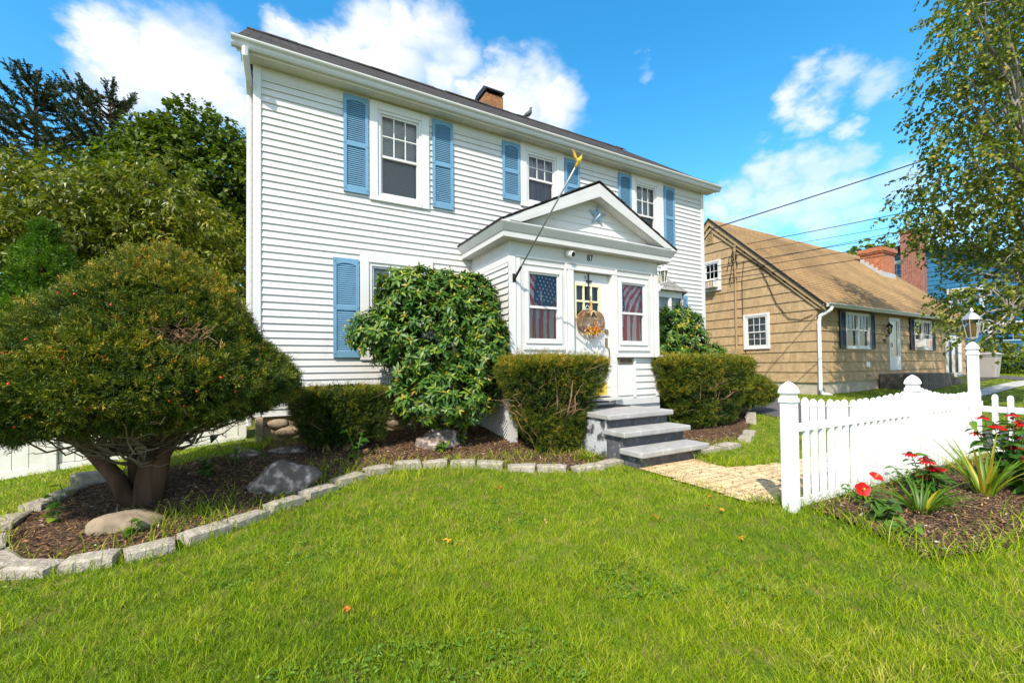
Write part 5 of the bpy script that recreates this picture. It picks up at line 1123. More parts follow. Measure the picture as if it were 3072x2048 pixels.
# ================================================================== RHODODENDRONS
def rhodo(label, base, blobs, nros, leaf, seed):
    t = thing('rhododendron', (base[0], base[1], g1(*base)), label, 'shrub')
    vol = np.array([b_[1][0]*b_[1][1]+b_[1][1]*b_[1][2]+b_[1][0]*b_[1][2] for b_ in blobs]); ch_ = rng.choice(len(blobs), nros, p=vol/vol.sum())
    Cc = np.array([b_[0] for b_ in blobs]); Rr = np.array([b_[1] for b_ in blobs]); d = rdir(nros)
    d = np.where((d[:, 2:3] < -.5) & (rng.random((nros, 1)) < .6), d*np.array([1, 1, -1]), d)
    P = Cc[ch_]+Rr[ch_]*d*np.where(rng.random(nros) < .72, rng.uniform(.86, 1.08, nros), rng.uniform(.55, .85, nros))[:, None]; Nn = unit(d/Rr[ch_])
    # drop rosettes deep inside other blobs
    ok = np.ones(nros, bool)
    for c_, r_ in zip(Cc, Rr): ok &= ~((((P-c_)/r_)**2).sum(1) < .28)
    P, Nn = P[ok], Nn[ok]; n = len(P); ax = unit(Nn*.8+np.array([0, 0, .55])+rng.normal(0, .28, (n, 3)))
    parts = []
    u = unit(np.cross(ax, rdir(n))); v = np.cross(ax, u); off = rng.random(n)*6.28; ros_t = rng.normal(.42, .13, n)
    m = 10
    for j in range(m):
        a = off+j*2.399; droop = rng.uniform(-.15, .75, n)*(1 if j < 7 else .2)+(j < 3)*.25-(j >= 7)*.55
        rad = u*np.cos(a)[:, None]+v*np.sin(a)[:, None]; Dl = unit(rad+ax*(-droop)[:, None]*.8+ax*.25-np.array([0, 0, .12])); L_ = leaf*rng.uniform(.75, 1.15, n)*(1 if j < 7 else .6)
        Nl = unit(ax+rad*.3); tone = np.clip(ros_t+rng.normal(0, .1, n)+(j >= 7)*.38+(rng.random(n) < .008)*.5, 0, 1)
        parts.append(long_leaf_arrays(P+ax*.012*j*.3, Dl, Nl, L_, L_*.33, tone, bend=rng.uniform(.05, .35, n), prof=(.25, .9, 1, .65, .06), fold=.12))
    V, F, r_ = cat_arrays(parts); np_mesh('foliage', V, F, LEAF['rhodo'], t, r_, shade=True)
    b = MB(); bs = Vector((base[0], base[1], g1(*base)-.05))
    for i in range(12):
        mid = bs+Vector((random.gauss(0, .1), random.gauss(0, .1), 0)); c_ = random.choice(blobs); e = Vector(c_[0])+Vector((random.uniform(-.5, .5)*c_[1][0], random.uniform(-.5, .5)*c_[1][1], random.uniform(-.2, .5)*c_[1][2])); pth = limb(mid, e, 0, 6, .05); b.tube(pth, [.032*(1-.12*k) for k in range(7)], 6)
    for p in P[::2]:
        c_ = Vector(Cc[np.argmin(((Cc-p)**2).sum(1))]); b.tube(limb(c_.lerp(Vector(p), .35)-Vector((0, 0, .1)), p, -.03, 4, .02), [.008, .007, .006, .005, .004], 4)
    b.build('stems', M['greytwig'], t)
rhodo('big glossy rhododendron in front of the house between shuttered window and porch', (2.3, -.85), [((2.15,-.95,1.72),(.92,.62,.95)),((2.66,-.95,2.28),(.36,.5,.42)),((1.35,-.8,1.75),(.44,.42,.34)),((2.2,-1.08,.88),(.78,.58,.46)),((2.72,-1.3,1.55),(.34,.4,.6)),((1.8,-.85,2.35),(.5,.45,.38))], 2000, .125, 2)
rhodo('smaller rhododendron by the bay window right of the porch', (7.9, -.62), [((7.75,-.62,1.72),(.85,.42,.82)),((8.75,-.62,1.40),(.62,.36,.36)),((7.4,-.62,1.3),(.6,.42,.6))], 720, .14, 3)
# ================================================================== TREES
def broadleaf(label, base, trunk_h, trunk_r, blobs, nshoot, nleaf, ll, lw, shl, lm, bark, droop=.4, name='tree', cat='tree', group=None, up=.25, tone=.45, tvar=.16, inner=.3, limbs=26, gap=-2, holes=2.5, thick=1.0):
    t = thing(name, (base[0], base[1], g1(*base)), label, cat, group)
    Cc = np.array([b_[0] for b_ in blobs], float); Rr = np.array([b_[1] for b_ in blobs], float); vol = Rr.prod(1)**.75
    ch_ = rng.choice(len(blobs), nshoot, p=vol/vol.sum()); d = rdir(nshoot)
    rad = np.where(rng.random(nshoot) < inner, rng.uniform(.35, .85, nshoot), rng.uniform(.82, 1.0, nshoot))
    rad = rad*(1+.16*vnoise(d+ch_[:, None]*1.7, 3.1)+.10*vnoise(d+ch_[:, None]*2.3, 7))
    P = Cc[ch_]+Rr[ch_]*d*rad[:, None]
    kp = vnoise(P, holes, 1.3) > gap; P, d, ch_ = P[kp], d[kp], ch_[kp]; n = len(P)
    D = unit(d*.8+rng.normal(0, .5, (n, 3))+np.array([0, 0, up])); st_tone = tone+.09*vnoise(P, 1.1, 2)+rng.normal(0, .07, n)
    parts = []
    for j in range(nleaf):
        s_ = (j+.6)/nleaf; q = P+D*(shl*s_)-np.array([0, 0, 1.])*(shl*droop*s_*s_*.6)
        side = unit(np.cross(D, rdir(n)))
        Dl = unit(D*.5+side*.9-np.array([0, 0, 1.])*droop*rng.uniform(.3, 1.3, (n, 1))); Nl = unit(np.array([0, 0, 1.])+rng.normal(0, .45, (n, 3))+D*.2)
        parts.append(leaf_arrays(q, Dl, Nl, ll*rng.uniform(.7, 1.2, n), lw*rng.uniform(.8, 1.15, n), np.clip(st_tone+rng.normal(0, tvar, n), 0, 1), fold=.12, bend=.18))
    V, F, r_ = cat_arrays(parts); np_mesh('crown', V, F, lm, t, r_)
    b = MB(); bz = g1(*base)-.1; top = max(c_[2]+r__[2]*.5 for c_, r__ in blobs); c0 = Cc.mean(0)
    tp_ = Vector((base[0]*.4+c0[0]*.6, base[1]*.4+c0[1]*.6, top)); tk = limb((base[0], base[1], bz), tp_, 0, 8, .05)
    b.tube(tk, [trunk_r*(1-.1*i) for i in range(9)], 9); b.build('trunk', bark, t, shade=True)
    b = MB()
    for i in range(limbs):
        k = random.randrange(n); e = Vector(P[k]); s0 = tk[min(8, max(2, int(8*max(0, (e.z-bz)*.6)/max(.1, top-bz))))]; pth = limb(s0, e, .12, 6, .08*thick); b.tube(pth, [trunk_r*.36*(1-.14*j) for j in range(7)], 5)
        for _ in range(5):
            j = random.randint(2, 6); m2 = int(np.argmin(((P[::3]-np.array(pth[j]))**2).sum(1)+rng.random(len(P[::3]))*1.5))*3; b.tube(limb(pth[j], P[m2], .03, 4, .04), [trunk_r*.11, trunk_r*.09, trunk_r*.07, trunk_r*.05, trunk_r*.03], 4)
    b.build('limbs', bark, t)
    return t
broadleaf('wide bushy cherry tree behind the arborvitae and the dark evergreen', (-4.6, 4.4), 2, .13, [((-4.7,4.4,2.9),(2.3,1.9,2.0)),((-5.9,4.2,3.3),(1.9,1.6,1.9)),((-3.4,4.2,3.3),(1.5,1.3,1.5)),((-4.4,4.6,4.3),(1.4,1.3,1.1))], 2400, 11, .15, .052, .45, LEAF['cherry'], M['bark'], droop=.55, name='cherry_tree', group='cherry trees behind the white vinyl fence')
broadleaf('bushy cherry tree in front of the tall maple, behind the clipped yew top', (-2.3, 4.7), 2, .12, [((-2.5,4.7,3.0),(1.7,1.4,1.9)),((-1.6,4.3,3.7),(1.1,1.0,1.25)),((-3.1,4.6,4.2),(1.2,1.2,1.2)),((-2.0,4.5,4.9),(.8,.8,.75))], 2100, 11, .15, .052, .45, LEAF['cherry'], M['bark'], droop=.55, name='cherry_tree', group='cherry trees behind the white vinyl fence')
broadleaf('low young cherry growing against the side of the white house', (-1.0, 3.4), 1, .07, [((-1.05,3.4,2.3),(.70,.8,1.2)),((-1.2,3.0,1.6),(.6,.6,.9))], 620, 10, .12, .042, .36, LEAF['cherry'], M['bark'], droop=.6, name='cherry_tree', group='cherry trees behind the white vinyl fence', tone=.55)
broadleaf('tall dark maple rising behind the cherries at the white house corner', (-2.4, 13), 4, .25, [((-2.3,12.7,6.8),(3.2,2.6,3.3)),((-3.6,12.4,7.9),(1.6,1.4,2.0)),((-.6,12.6,7.6),(1.8,1.6,2.0)),((-2.2,12.4,9.2),(1.7,1.5,1.6))], 3200, 9, .19, .17, .5, LEAF['maple'], M['bark'], droop=.3, name='maple_tree', tone=.42, up=.5)
broadleaf('leafy tree filling the background below the two spruces', (-9.5, 9.5), 3, .2, [((-9.3,9.3,3.4),(3.6,2.5,3.2)),((-6.6,10.0,4.0),(2.6,2.2,2.8))], 1900, 9, .19, .10, .5, LEAF['maple'], M['bark'], name='leafy_tree', tone=.45)
broadleaf('treetop showing above the tan house roof beside its brick chimney', (47, 10), 5, .3, [((47,10,7.5),(3.5,3,4.2))], 700, 8, .4, .3, .8, LEAF['maple'], M['bark'], name='leafy_tree', tone=.6)
broadleaf('weeping birch with golden leaves hanging over the far end of the tan house', (15.9, -4.7), 5, .16, [((12.95,-4.22,8.5),(0.94,0.94,0.75)),((13.06,-3.88,7.8),(0.82,0.82,0.66)),((15.78,-4.01,8.66),(0.98,0.98,0.78)),((13.83,-3.43,7.28),(0.7,0.7,0.56)),((13.07,-4.22,6.53),(0.79,0.79,0.63)),((14.75,-4.3,6.05),(0.86,0.86,0.69)),((13.28,-3.36,6.31),(0.5,0.5,0.4)),((12.87,-3.92,5.56),(0.72,0.72,0.58)),((13.77,-2.98,5.68),(0.53,0.53,0.43)),((13.28,-4.25,4.87),(0.67,0.67,0.54)),((13.15,-3.48,4.79),(0.63,0.63,0.5)),((12.73,-2.92,4.7),(0.41,0.41,0.33)),((12.88,-3.21,4.26),(0.45,0.45,0.36)),((14.35,-3.65,4.4),(0.75,0.75,0.6)),((15.67,-4.01,4.26),(0.77,0.77,0.62)),((15.08,-3.12,4.06),(0.51,0.51,0.41)),((13.93,-4.15,3.16),(0.7,0.7,0.56)),((14.55,-3.57,2.81),(0.66,0.66,0.53)),((15.53,-4.0,2.5),(0.77,0.77,0.61)),((12.85,-3.51,2.5),(0.39,0.39,0.32)),((12.68,-4.13,2.02),(0.45,0.45,0.36)),((15.2,-3.28,9.96),(0.56,0.56,0.45)),((15.06,-4.87,8.09),(1.1,1.1,0.88)),((15.31,-4.93,6.35),(1.21,1.21,0.97)),((17.17,-4.48,4.79),(1.37,1.37,1.1)),((16.9,-5.12,5.5),(1.4,1.4,1.12)),((16.67,-5.33,7.67),(1.37,1.37,1.1)),((18.02,-5.24,3.96),(1.46,1.46,1.17)),((14.47,-5.09,2.52),(0.92,0.92,0.74)),((18.39,-5.68,6.32),(1.44,1.44,1.15)),((15.72,-5.09,9.99),(1.34,1.34,1.07)),((13.6,-4.6,9.64),(1.04,1.04,0.83)),((14.79,-3.86,11.07),(1.07,1.07,0.86)),((19.06,-5.58,10.34),(1.51,1.51,1.21)),((14.37,-4.63,4.95),(0.86,0.86,0.69)),((15.93,-4.5,7.44),(0.95,0.95,0.76))], 4600, 12, .095, .075, .42, LEAF['birch'], M['birchbark'], droop=.75, name='birch_tree', up=-.1, tone=.42, tvar=.22, inner=.6, limbs=60)
def spruce(label, base, H, seed, spread):
    rr = random.Random(seed); t = thing('spruce_tree', (base[0], base[1], g1(*base)), label, 'tree', 'dark spruces against the sky at the left')
    b = MB(); b.tube([(base[0], base[1], -.2), (base[0], base[1], H*.5), (base[0]+.1, base[1], H)], [.3, .17, .02], 8)
    P = []; D = []; z = H*.35
    while z < H-.15:
        f = (H-z)/(H*.65); L = min(3.2, spread*(.22+1.0*f**.8)); n = 5 if f > .1 else 4
        for i in range(n):
            a = rr.uniform(0, 6.28); l = L*rr.uniform(.75, 1.15); rise = rr.uniform(.35, .75) if f < .5 else rr.uniform(.0, .4)
            p0 = Vector((base[0], base[1], z)); e = p0+Vector((math.cos(a)*l, math.sin(a)*l, l*rise)); m = p0.lerp(e, .5)+Vector((0, 0, -.16*l)); pth = [p0, p0.lerp(m, .6), m, m.lerp(e, .55)+Vector((0, 0, -.03*l)), e]; b.tube(pth, [.045, .035, .028, .02, .008], 5)
            ns = int(9+l*17)
            for k in range(ns):
                s_ = .2+.8*(k+rr.random())/ns; idx = min(3, int(s_*4)); q = pth[idx].lerp(pth[idx+1], s_*4-idx) if s_ < 1 else e; dr_ = (pth[idx+1]-pth[idx]).normalized()
                P.append(q); D.append(dr_*.8+Vector((rr.gauss(0, .42), rr.gauss(0, .42), rr.gauss(-.1, .35))))
        z += .20+.24*f
    b.build('trunk', M['bark'], t)
    P = np.array([list(p) for p in P]); D = np.array([list(p) for p in D]); n = len(P)
    V, F, r_ = needle_sprigs(P, D, rdir(n), rng.uniform(.12, .24, n), 12, .09, .05, np.clip(rng.normal(.5, .2, n), 0, 1), spread=.7); np_mesh('crown', V, F, LEAF['spruce'], t, r_)
spruce('dark spruce farther from the white house and taller than its twin', (-10.6, 24.0), 16.4, 3, 3.6); spruce('dark spruce beside the maple top, nearer the white house than its twin', (-7.4, 22.5), 15.7, 8, 3.8)
def thuja(label, base, H, r, lm, n, name='arborvitae'):
    t = thing(name, (base[0], base[1], g1(*base)), label, 'tree'); u = rng.random(n); z = H*u; a = rng.random(n)*6.28
    R_ = r*np.sqrt(np.clip(1-u**1.5, 0.01, 1)); P = np.stack([base[0]+R_*np.cos(a), base[1]+R_*np.sin(a), z], 1); lump = vnoise(P, 3.4)+.5*vnoise(P, 8); d = np.stack([np.cos(a), np.sin(a), 0*a], 1)
    P += d*(.13*lump-np.abs(rng.normal(0, .09, n)))[:, None]; D = unit(d*.6+np.array([0, 0, .9])+rng.normal(0, .35, (n, 3)))
    V, F, r_ = needle_sprigs(P, D, rdir(n), rng.uniform(.08, .16, n), 9, .05, .02, np.clip(.5+.2*lump+rng.normal(0, .15, n), 0, 1)); np_mesh('crown', V, F, lm, t, r_)
    b = MB(); b.tube([(base[0], base[1], -.1), (base[0], base[1], H*.9)], [.09, .02], 7); b.build('trunk', M['bark'], t)
thuja('bright green arborvitae behind the fence left of the clipped yew', (-3.15, 2.55), 3.6, .62, LEAF['thuja'], 6500); thuja('dark evergreen at the left edge beside the bright arborvitae', (-4.2, 2.2), 2.5, .85, LEAF['thujad'], 5000, 'evergreen_shrub')
broadleaf('clipped privet hedge in front of the blue house', (36.0, -.9), .3, .05, [((35.5,-.6,.9),(1.2,1.6,.75)),((36.0,-3.0,.9),(1.2,1.6,.75))], 700, 8, .16, .1, .3, LEAF['maple'], M['bark'], name='privet_hedge', cat='hedge', tone=.4)
broadleaf('loose green shrub under the blue house windows', (36.6, .9), .3, .05, [((36.6,.9,1.4),(.7,1.1,1.0))], 260, 8, .2, .12, .4, LEAF['cherry'], M['bark'], name='leafy_shrub', cat='shrub', tone=.5)
# ================================================================== FLOWERS AND WEEDS
def leafy_plant(name, label, base, nst, h, leaf, lw, nl, lm=LEAF['weed'], cat='plant', spread=.5, group=None, bend=.4, tone=.45):
    z0 = g1(*base); t = thing(name, (base[0], base[1], z0), label, cat, group); b = MB(); P = []; D = []; tips = []
    for i in range(nst):
        a = random.uniform(0, 6.28); s_ = random.uniform(.2, 1)*spread; hh = h*random.uniform(.55, 1.1); e = Vector((base[0]+math.cos(a)*s_*hh, base[1]+math.sin(a)*s_*hh, z0+hh)); pth = limb((base[0]+random.gauss(0, .02), base[1]+random.gauss(0, .02), z0-.02), e, .02, 5, .008); b.tube(pth, [.006, .0055, .005, .0045, .004, .003], 5); tips.append(e)
        for k in range(nl):
            j = (k+.6)/nl; idx = min(4, int(j*5)); q = pth[idx].lerp(pth[idx+1], j*5-idx); aa = k*2.4+i; P.append(q); D.append((math.cos(aa), math.sin(aa), random.uniform(-.1, .5)))
    b.build('stem', M['tendril'], t); n = len(P); P = np.array([list(p) for p in P]); D = np.array(D)
    V, F, r_ = long_leaf_arrays(P, D, np.tile([0, 0, 1.], (n, 1))+rng.normal(0, .2, (n, 3)), leaf*rng.uniform(.6, 1.15, n), lw*rng.uniform(.7, 1.1, n), np.clip(rng.normal(tone, .2, n), 0, 1), bend=bend, prof=(.15, .85, 1, .7, .05)); np_mesh('leaves', V, F, lm, t, r_, shade=True)
    return t, tips
t, tips = leafy_plant('hibiscus', 'glossy low hibiscus with two red blooms at the fence end of the mulch bed', (4.27, -5.40), 8, .24, .12, .085, 7, LEAF['rhodo'], spread=.55, cat='flower', tone=.45)
def hib(t, c, ax, r):
    ax = Vector(ax).normalized(); u = ax.orthogonal().normalized(); v = ax.cross(u); P = []; D = []; N = []
    for j in range(5):
        a = j*1.2566; rd = u*math.cos(a)+v*math.sin(a); P.append(list(Vector(c))); D.append(list(rd*.9+ax*.45)); N.append(list(ax-rd*.3))
    V, F, r_ = long_leaf_arrays(np.array(P), np.array(D), np.array(N), r, r*1.15, rng.uniform(.3, .95, 5), bend=.12, prof=(.2, .8, 1.05, .9, .35)); np_mesh('bloom', V, F, LEAF['petal'], t, r_, shade=True)
    b = MB(); b.tube([c, Vector(c)+ax*r*.8], [.004, .006], 6); b.build('stamen', M['gold'], t)
hib(t, (4.04, -5.36, .30), (-.6, -.6, .35), .06); hib(t, (4.36, -5.33, .34), (-.2, -.5, .8), .055)
def clump(name, label, base, n, L, wd, lm, spread=.8, cat='plant', group=None, tone=.4, bend=(.3, .9)):
    z0 = g1(*base); t = thing(name, (base[0], base[1], z0), label, cat, group); a = rng.random(n)*6.28; e = rng.uniform(.15, 1, n)*spread
    P = np.stack([base[0]+.05*np.cos(a), base[1]+.05*np.sin(a), np.full(n, z0)], 1); D = np.stack([np.cos(a)*e, np.sin(a)*e, np.ones(n)], 1)
    N_ = np.stack([-np.cos(a), -np.sin(a), e+.2], 1); Nu = unit(np.stack([-np.cos(a), -np.sin(a), 0*a+.5], 1))
    V, F, r_ = long_leaf_arrays(P, D, Nu, L*rng.uniform(.6, 1.1, n), wd*rng.uniform(.7, 1.1, n), np.clip(rng.normal(tone, .22, n), 0, 1), bend=rng.uniform(*bend, n), prof=(.7, 1, 1, .9, .7, .4, .04), fold=.2); np_mesh('leaves', V, F, lm, t, r_, shade=True); return t
clump('daylily', 'arching daylily clump in the mulch right of the hibiscus', (4.83, -5.47), 46, .42, .026, LEAF['lily'], group='daylily clumps in the mulch bed', tone=.45)
clump('daylily', 'upright yellowing daylily clump between the two coneflower plants', (5.93, -5.60), 34, .62, .03, LEAF['lily'], spread=.55, group='daylily clumps in the mulch bed', tone=.72, bend=(.1, .55))
def coneflower(label, base, nst, h, heads, leaf=.15):
    t, tips = leafy_plant('coneflower', label, base, nst, h, leaf, leaf*.36, 8, LEAF['weed'], cat='flower', spread=.45, group='red coneflower plants in the mulch bed', tone=.3)
    for k, e in enumerate(tips[:heads]):
        m = 15; a = np.arange(m)*2*np.pi/m+rng.random(); P = np.stack([e.x+.012*np.cos(a), e.y+.012*np.sin(a), np.full(m, e.z)], 1); D = np.stack([np.cos(a), np.sin(a), np.full(m, -.12)+rng.normal(0, .1, m)], 1)
        V, F, r_ = long_leaf_arrays(P, D, np.tile([0, 0, 1.], (m, 1)), .056, .022, np.clip(rng.uniform(.2, .85, m)+(.3 if k == heads-1 and h > .4 else 0), 0, 1), bend=.3, prof=(.5, 1, .95, .4)); fl = np_mesh('flower_head', V, F, LEAF['petal'], t, r_, shade=True)
        b = MB(); b.lathe([(.019, -.004), (.021, .006), (.016, .018), (.004, .024)], e, 10); b.build('cone', mat('cone_brown', (.10, .025, .012), .8, .2) if 'cone_brown' not in bpy.data.materials else bpy.data.materials['cone_brown'], fl)
    b = MB()
    for e in tips[heads:heads+3]: b.lathe([(.006, -.01), (.017, 0), (.015, .014), (.004, .02)], e, 8)
    if len(tips) > heads: b.build('seed_head', bpy.data.materials['cone_brown'], t)['kind'] = 'stuff'
coneflower('red coneflower plant in the middle of the bed, left of the yellowing daylily', (5.25, -5.42), 15, .40, 9)
coneflower('tall red coneflower plant in front of the open fence at the right edge', (6.62, -5.62), 24, .66, 15, .19)
coneflower('broad-leaved coneflower plant low at the right edge of the mulch bed', (6.35, -5.85), 10, .36, 2, .24)
leafy_plant('dock_weed', 'tall dock weed with floppy leaves beside the flat stones', (-.38, -1.05), 3, .42, .30, .07, 3, tone=.25, spread=.7, bend=.6)
leafy_plant('maple_seedling', 'spindly green seedling at the left end of the round bed', (-1.52, -2.05), 3, .34, .09, .07, 5, tone=.7)
leafy_plant('vine_weed', 'big heart-leaved weed under the low boxed yew', (.92, -1.35), 4, .36, .12, .10, 4, tone=.2)
leafy_plant('leafy_weed', 'lush green weed in front of the pinkish boulder', (2.0, -1.45), 7, .18, .10, .05, 6, tone=.65, spread=.9); leafy_plant('leafy_weed', 'pale green weed against the right side of the pinkish boulder', (2.35, -1.28), 4, .24, .07, .06, 5, tone=.8)
leafy_plant('leafy_weed', 'small sprouting weed beside the smooth grey boulder', (-.92, -2.62), 4, .14, .08, .06, 4, tone=.6); leafy_plant('leafy_weed', 'broad weed under the yew next to the trunk', (-.62, -1.3), 6, .22, .12, .08, 5, tone=.3, spread=.9)
leafy_plant('leafy_weed', 'yellow-green leaf shoot beside the right yew at the porch corner', (6.45, -1.55), 3, .42, .12, .06, 4, tone=.75)
leafy_plant('leafy_weed', 'low spreading weed at the white fence foot behind the hibiscus', (4.75, -5.08), 9, .16, .09, .03, 7, tone=.6, spread=1.2); leafy_plant('leafy_weed', 'broad green weed between the hibiscus and the lawn edge', (4.05, -5.62), 7, .13, .08, .05, 5, tone=.55, spread=1.1); leafy_plant('leafy_weed', 'bushy weed at the fence foot behind the middle coneflower', (5.7, -5.15), 12, .22, .1, .035, 8, tone=.5, spread=1.0)
clump('grass_tuft', 'bright grass clump growing at the left foot of the front steps', (3.72, -2.45), 130, .24, .012, LEAF['grass'], spread=1.1, tone=.42, bend=(.4, 1.0))
# fallen leaves
FL = [(1.93,-4.05,.9,'pale tan fallen leaf on the mid lawn'),(2.75,-4.45,.35,'orange fallen leaf on the lawn below the steps'),(3.35,-4.5,.1,'dark red-brown fallen leaf on the lawn near the fence post'),(3.38,-4.58,.62,'yellow fallen leaf beside the dark one near the fence post'),(.35,-4.55,.4,'orange-brown fallen leaf cluster at the lower left lawn'),(2.95,-5.05,.65,'golden fallen leaf at the lower right lawn'),(1.12,-4.0,.7,'yellow fallen leaf on the lawn below the hedge'),(3.6,-4.35,.45,'rust fallen leaf in front of the white fence post'),(4.75,-3.35,.12,'brown fallen leaf on the brick path'),(2.05,-3.0,.3,'small orange fallen leaf near the edging blocks')]
for x, y, tn, lb in FL:
    n = 3; z = g1(x, y)+.045; P = np.tile([x, y, z], (n, 1))+rng.normal(0, .008, (n, 3))*[1, 1, .3]; D = rdir(n)*[1, 1, .25]
    V, F, r_ = leaf_arrays(P, D, np.tile([0, 0, 1.], (n, 1))+rng.normal(0, .3, (n, 3)), rng.uniform(.03, .05, n), rng.uniform(.02, .032, n), np.full(n, tn)); o = np_mesh('fallen_leaf', V, F, LEAF['autumn'], None, r_, loc=(x, y, z)); tag(o, lb, 'leaf', 'fallen leaves on the lawn')
# ================================================================== WIRES AND BIRD
def cable(label, pts, sag, r, n=24):
    b = MB(); path = []
    for a, c in zip(pts[:-1], pts[1:]):
        a = Vector(a); c = Vector(c)
        for i in range(n):
            t = i/n; q = a.lerp(c, t); q.z -= sag*4*t*(1-t) if (c-a).length > 3 else 0; path.append(q)
    path.append(Vector(pts[-1])); b.tube(path, r, 5); o = b.build('overhead_cable', M['wire'], None, loc=pts[0]); return tag(o, label, 'cable', 'overhead service cables')
cable('thick upper power cable running from the white house side to the right', [(9.54,.3,4.2),(9.8,.25,4.45),(10.15,.15,4.86),(24,-9,10.1)], .10, .015)
cable('power cable from the tan house mast, second highest', [(15.2,2.85,5.70),(24,-9,7.5)], .12, .013)
cable('thin cable below the tan house mast cable crossing its roof', [(15.2,2.55,5.42),(24,-9,6.9)], .15, .008)
cable('cable leaving the tan house rake near the mast', [(15.2,2.0,4.95),(24,-9,7.2)], .1, .009)
cable('telephone cable passing from the white house across the tan gable, upper one', [(9.54,.6,3.75),(24,-9,6.5)], .08, .009)
cable('telephone cable passing from the white house across the tan gable, middle one', [(9.54,.8,3.6),(24,-9,6.2)], .08, .008)
cable('telephone cable passing from the white house across the tan gable, lowest one', [(9.54,.8,3.4),(24,-9,5.8)], .08, .009)
for k, (lb, pts) in enumerate([('black cable looping down the tan gable wall to the front corner', [(15.25,2.0,4.9),(15.26,1.7,4.2),(15.26,1.4,3.4),(15.26,1.0,2.8),(15.26,.6,2.72),(15.26,.25,2.85)]), ('black cable running down the tan gable wall beside the conduit', [(15.25,2.5,5.1),(15.26,2.6,4.4),(15.26,2.6,3.2),(15.26,2.55,2.4),(15.25,2.5,1.62)])]):
    b = MB(); b.tube(pts, .012, 5); o = b.build('wall_cable', M['wire'], None, loc=pts[0]); tag(o, lb, 'cable')
b = MB()
for i in range(9): b.tube(limb((15.24, 2.88+random.gauss(0, .04), 5.6), (15.22, 2.86+random.gauss(0, .12), random.uniform(4.2, 5.2)), 0, 4, .05), .011, 4)
o = b.build('service_drop_loops', M['wire'], None, loc=(15.24, 2.88, 5.6)); tag(o, 'tangle of black wires hanging at the tan house mast', 'wires')
bd = thing('pigeon', (6.22, 2.98, 8.17), 'grey pigeon perched on the white house ridge right of the chimney', 'bird')
b = MB(); q = Vector((6.22, 2.98, 8.17)); ax = Vector((.8, -.45, 0))
def bp_(f, z): return q+ax*f+Vector((0, 0, z))
b.tube([bp_(-.19, .03), bp_(-.13, .045), bp_(-.07, .075), bp_(0, .10), bp_(.05, .15), bp_(.06, .20), bp_(.062, .235), bp_(.07, .262), bp_(.085, .275), bp_(.105, .268)], [.012, .025, .055, .068, .058, .04, .03, .032, .026, .008], 10)
b.build('body', M['birdgrey'], bd, shade=True); b = MB(); b.tube([bp_(.10, .268), bp_(.125, .258)], [.008, .002], 6); b.build('beak', M['iron'], bd); b = MB()
for s_ in (-.02, .02): b.tube([q+Vector((s_*.5, s_, .07)), q+Vector((s_*.5, s_, .0))], .006, 5)
b.build('leg', mat('pigeon_leg', (.4, .1, .08), .6), bd)
# ================================================================== GRASS, CHIPS (uncountable)
EXC = [BED, BED_R, BED_F, PATH, DRIVE, [(3.93,-3.2),(5.22,-3.2),(5.22,-1.3),(3.93,-1.3)], [(-.3,-.02),(9.6,-.02),(9.6,6.2),(-.3,6.2)], [(15.3,.1),(29,.1),(29,8),(15.3,8)], [(14.4,-2.5),(40,-2.5),(40,-1.9),(14.4,-1.9)], [(27.2,-30),(30.5,-30),(30.5,12),(24.5,-.8),(24.5,-1.3),(27.2,-1.3)], [(19.5,-1.2),(24.3,-1.2),(24.3,.2),(19.5,.2)]]
dd = np.linspace(1.0, 42, 3000); rho = 15000*np.minimum(1, (2.4/dd)**2.1); w_ = rho*dd; Ntot = int((w_.sum()*(dd[1]-dd[0]))*2.2); cdf = np.cumsum(w_)/w_.sum()
d_ = np.interp(rng.random(Ntot), cdf, dd); th = R(29.5)+rng.uniform(-1.1, 1.1, Ntot)
X = d_*np.sin(th); Y = -6.9486+d_*np.cos(th)
ok = ~((X < -.3) & (Y > .42)) & (Y < 3)
for p in EXC: ok &= ~inpoly(X, Y, p)
X, Y, d_ = X[ok], Y[ok], d_[ok]; n = len(X)
def blades(X, Y, d_, hmin, hmax, wd, lean, tone_shift=0):
    n = len(X); Z = gz(X, Y); P3 = np.stack([X, Y, 0*X], 1); pn = vnoise(P3, 1.3, 3); pn2 = vnoise(P3, 5, 9)
    pn3 = vnoise(P3, 17, 6); h = rng.uniform(hmin, hmax, n)*(1+.2*pn2+.35*pn3); a = rng.random(n)*6.28+.9*pn; ln = lean*rng.uniform(.3, 1.4, n)
    lx, ly = np.cos(a)*ln*h, np.sin(a)*ln*h; b = rng.random(n)*6.28; w = wd*np.maximum(1, d_/3.0)**.85*rng.uniform(.7, 1.3, n); wx_, wy_ = np.cos(b)*w*.5, np.sin(b)*w*.5
    O = np.stack([X, Y, Z-.004], 1); Wv = np.stack([wx_, wy_, 0*X], 1); mid = O+np.stack([lx*.35, ly*.35, h*.6], 1); tip = O+np.stack([lx, ly, h], 1)
    V = np.stack([O-Wv, O+Wv, mid-Wv*.8, mid+Wv*.8, tip], 1).reshape(-1, 3); q = (np.arange(n)*5)[:, None]
    F = np.concatenate([q+np.array([[0, 1, 3]]), q+np.array([[0, 3, 2]]), q+np.array([[2, 3, 4]])])
    tn = np.clip(.46+.14*pn+.10*vnoise(P3, .5, 1)+.10*pn2+.13*pn3+rng.normal(0, .18, n)+tone_shift+.22*(rng.random(n) < .05), 0, 1)
    return V, F, np.repeat(tn, 5)
parts = [blades(X, Y, d_, .022, .058, .0032, .9)]
np_mesh_g = cat_arrays(parts); o = np_mesh('grass', np_mesh_g[0], np_mesh_g[1], LEAF['grass'], None, np_mesh_g[2]); tag(o, 'short bright green lawn grass', 'grass', kind='stuff')
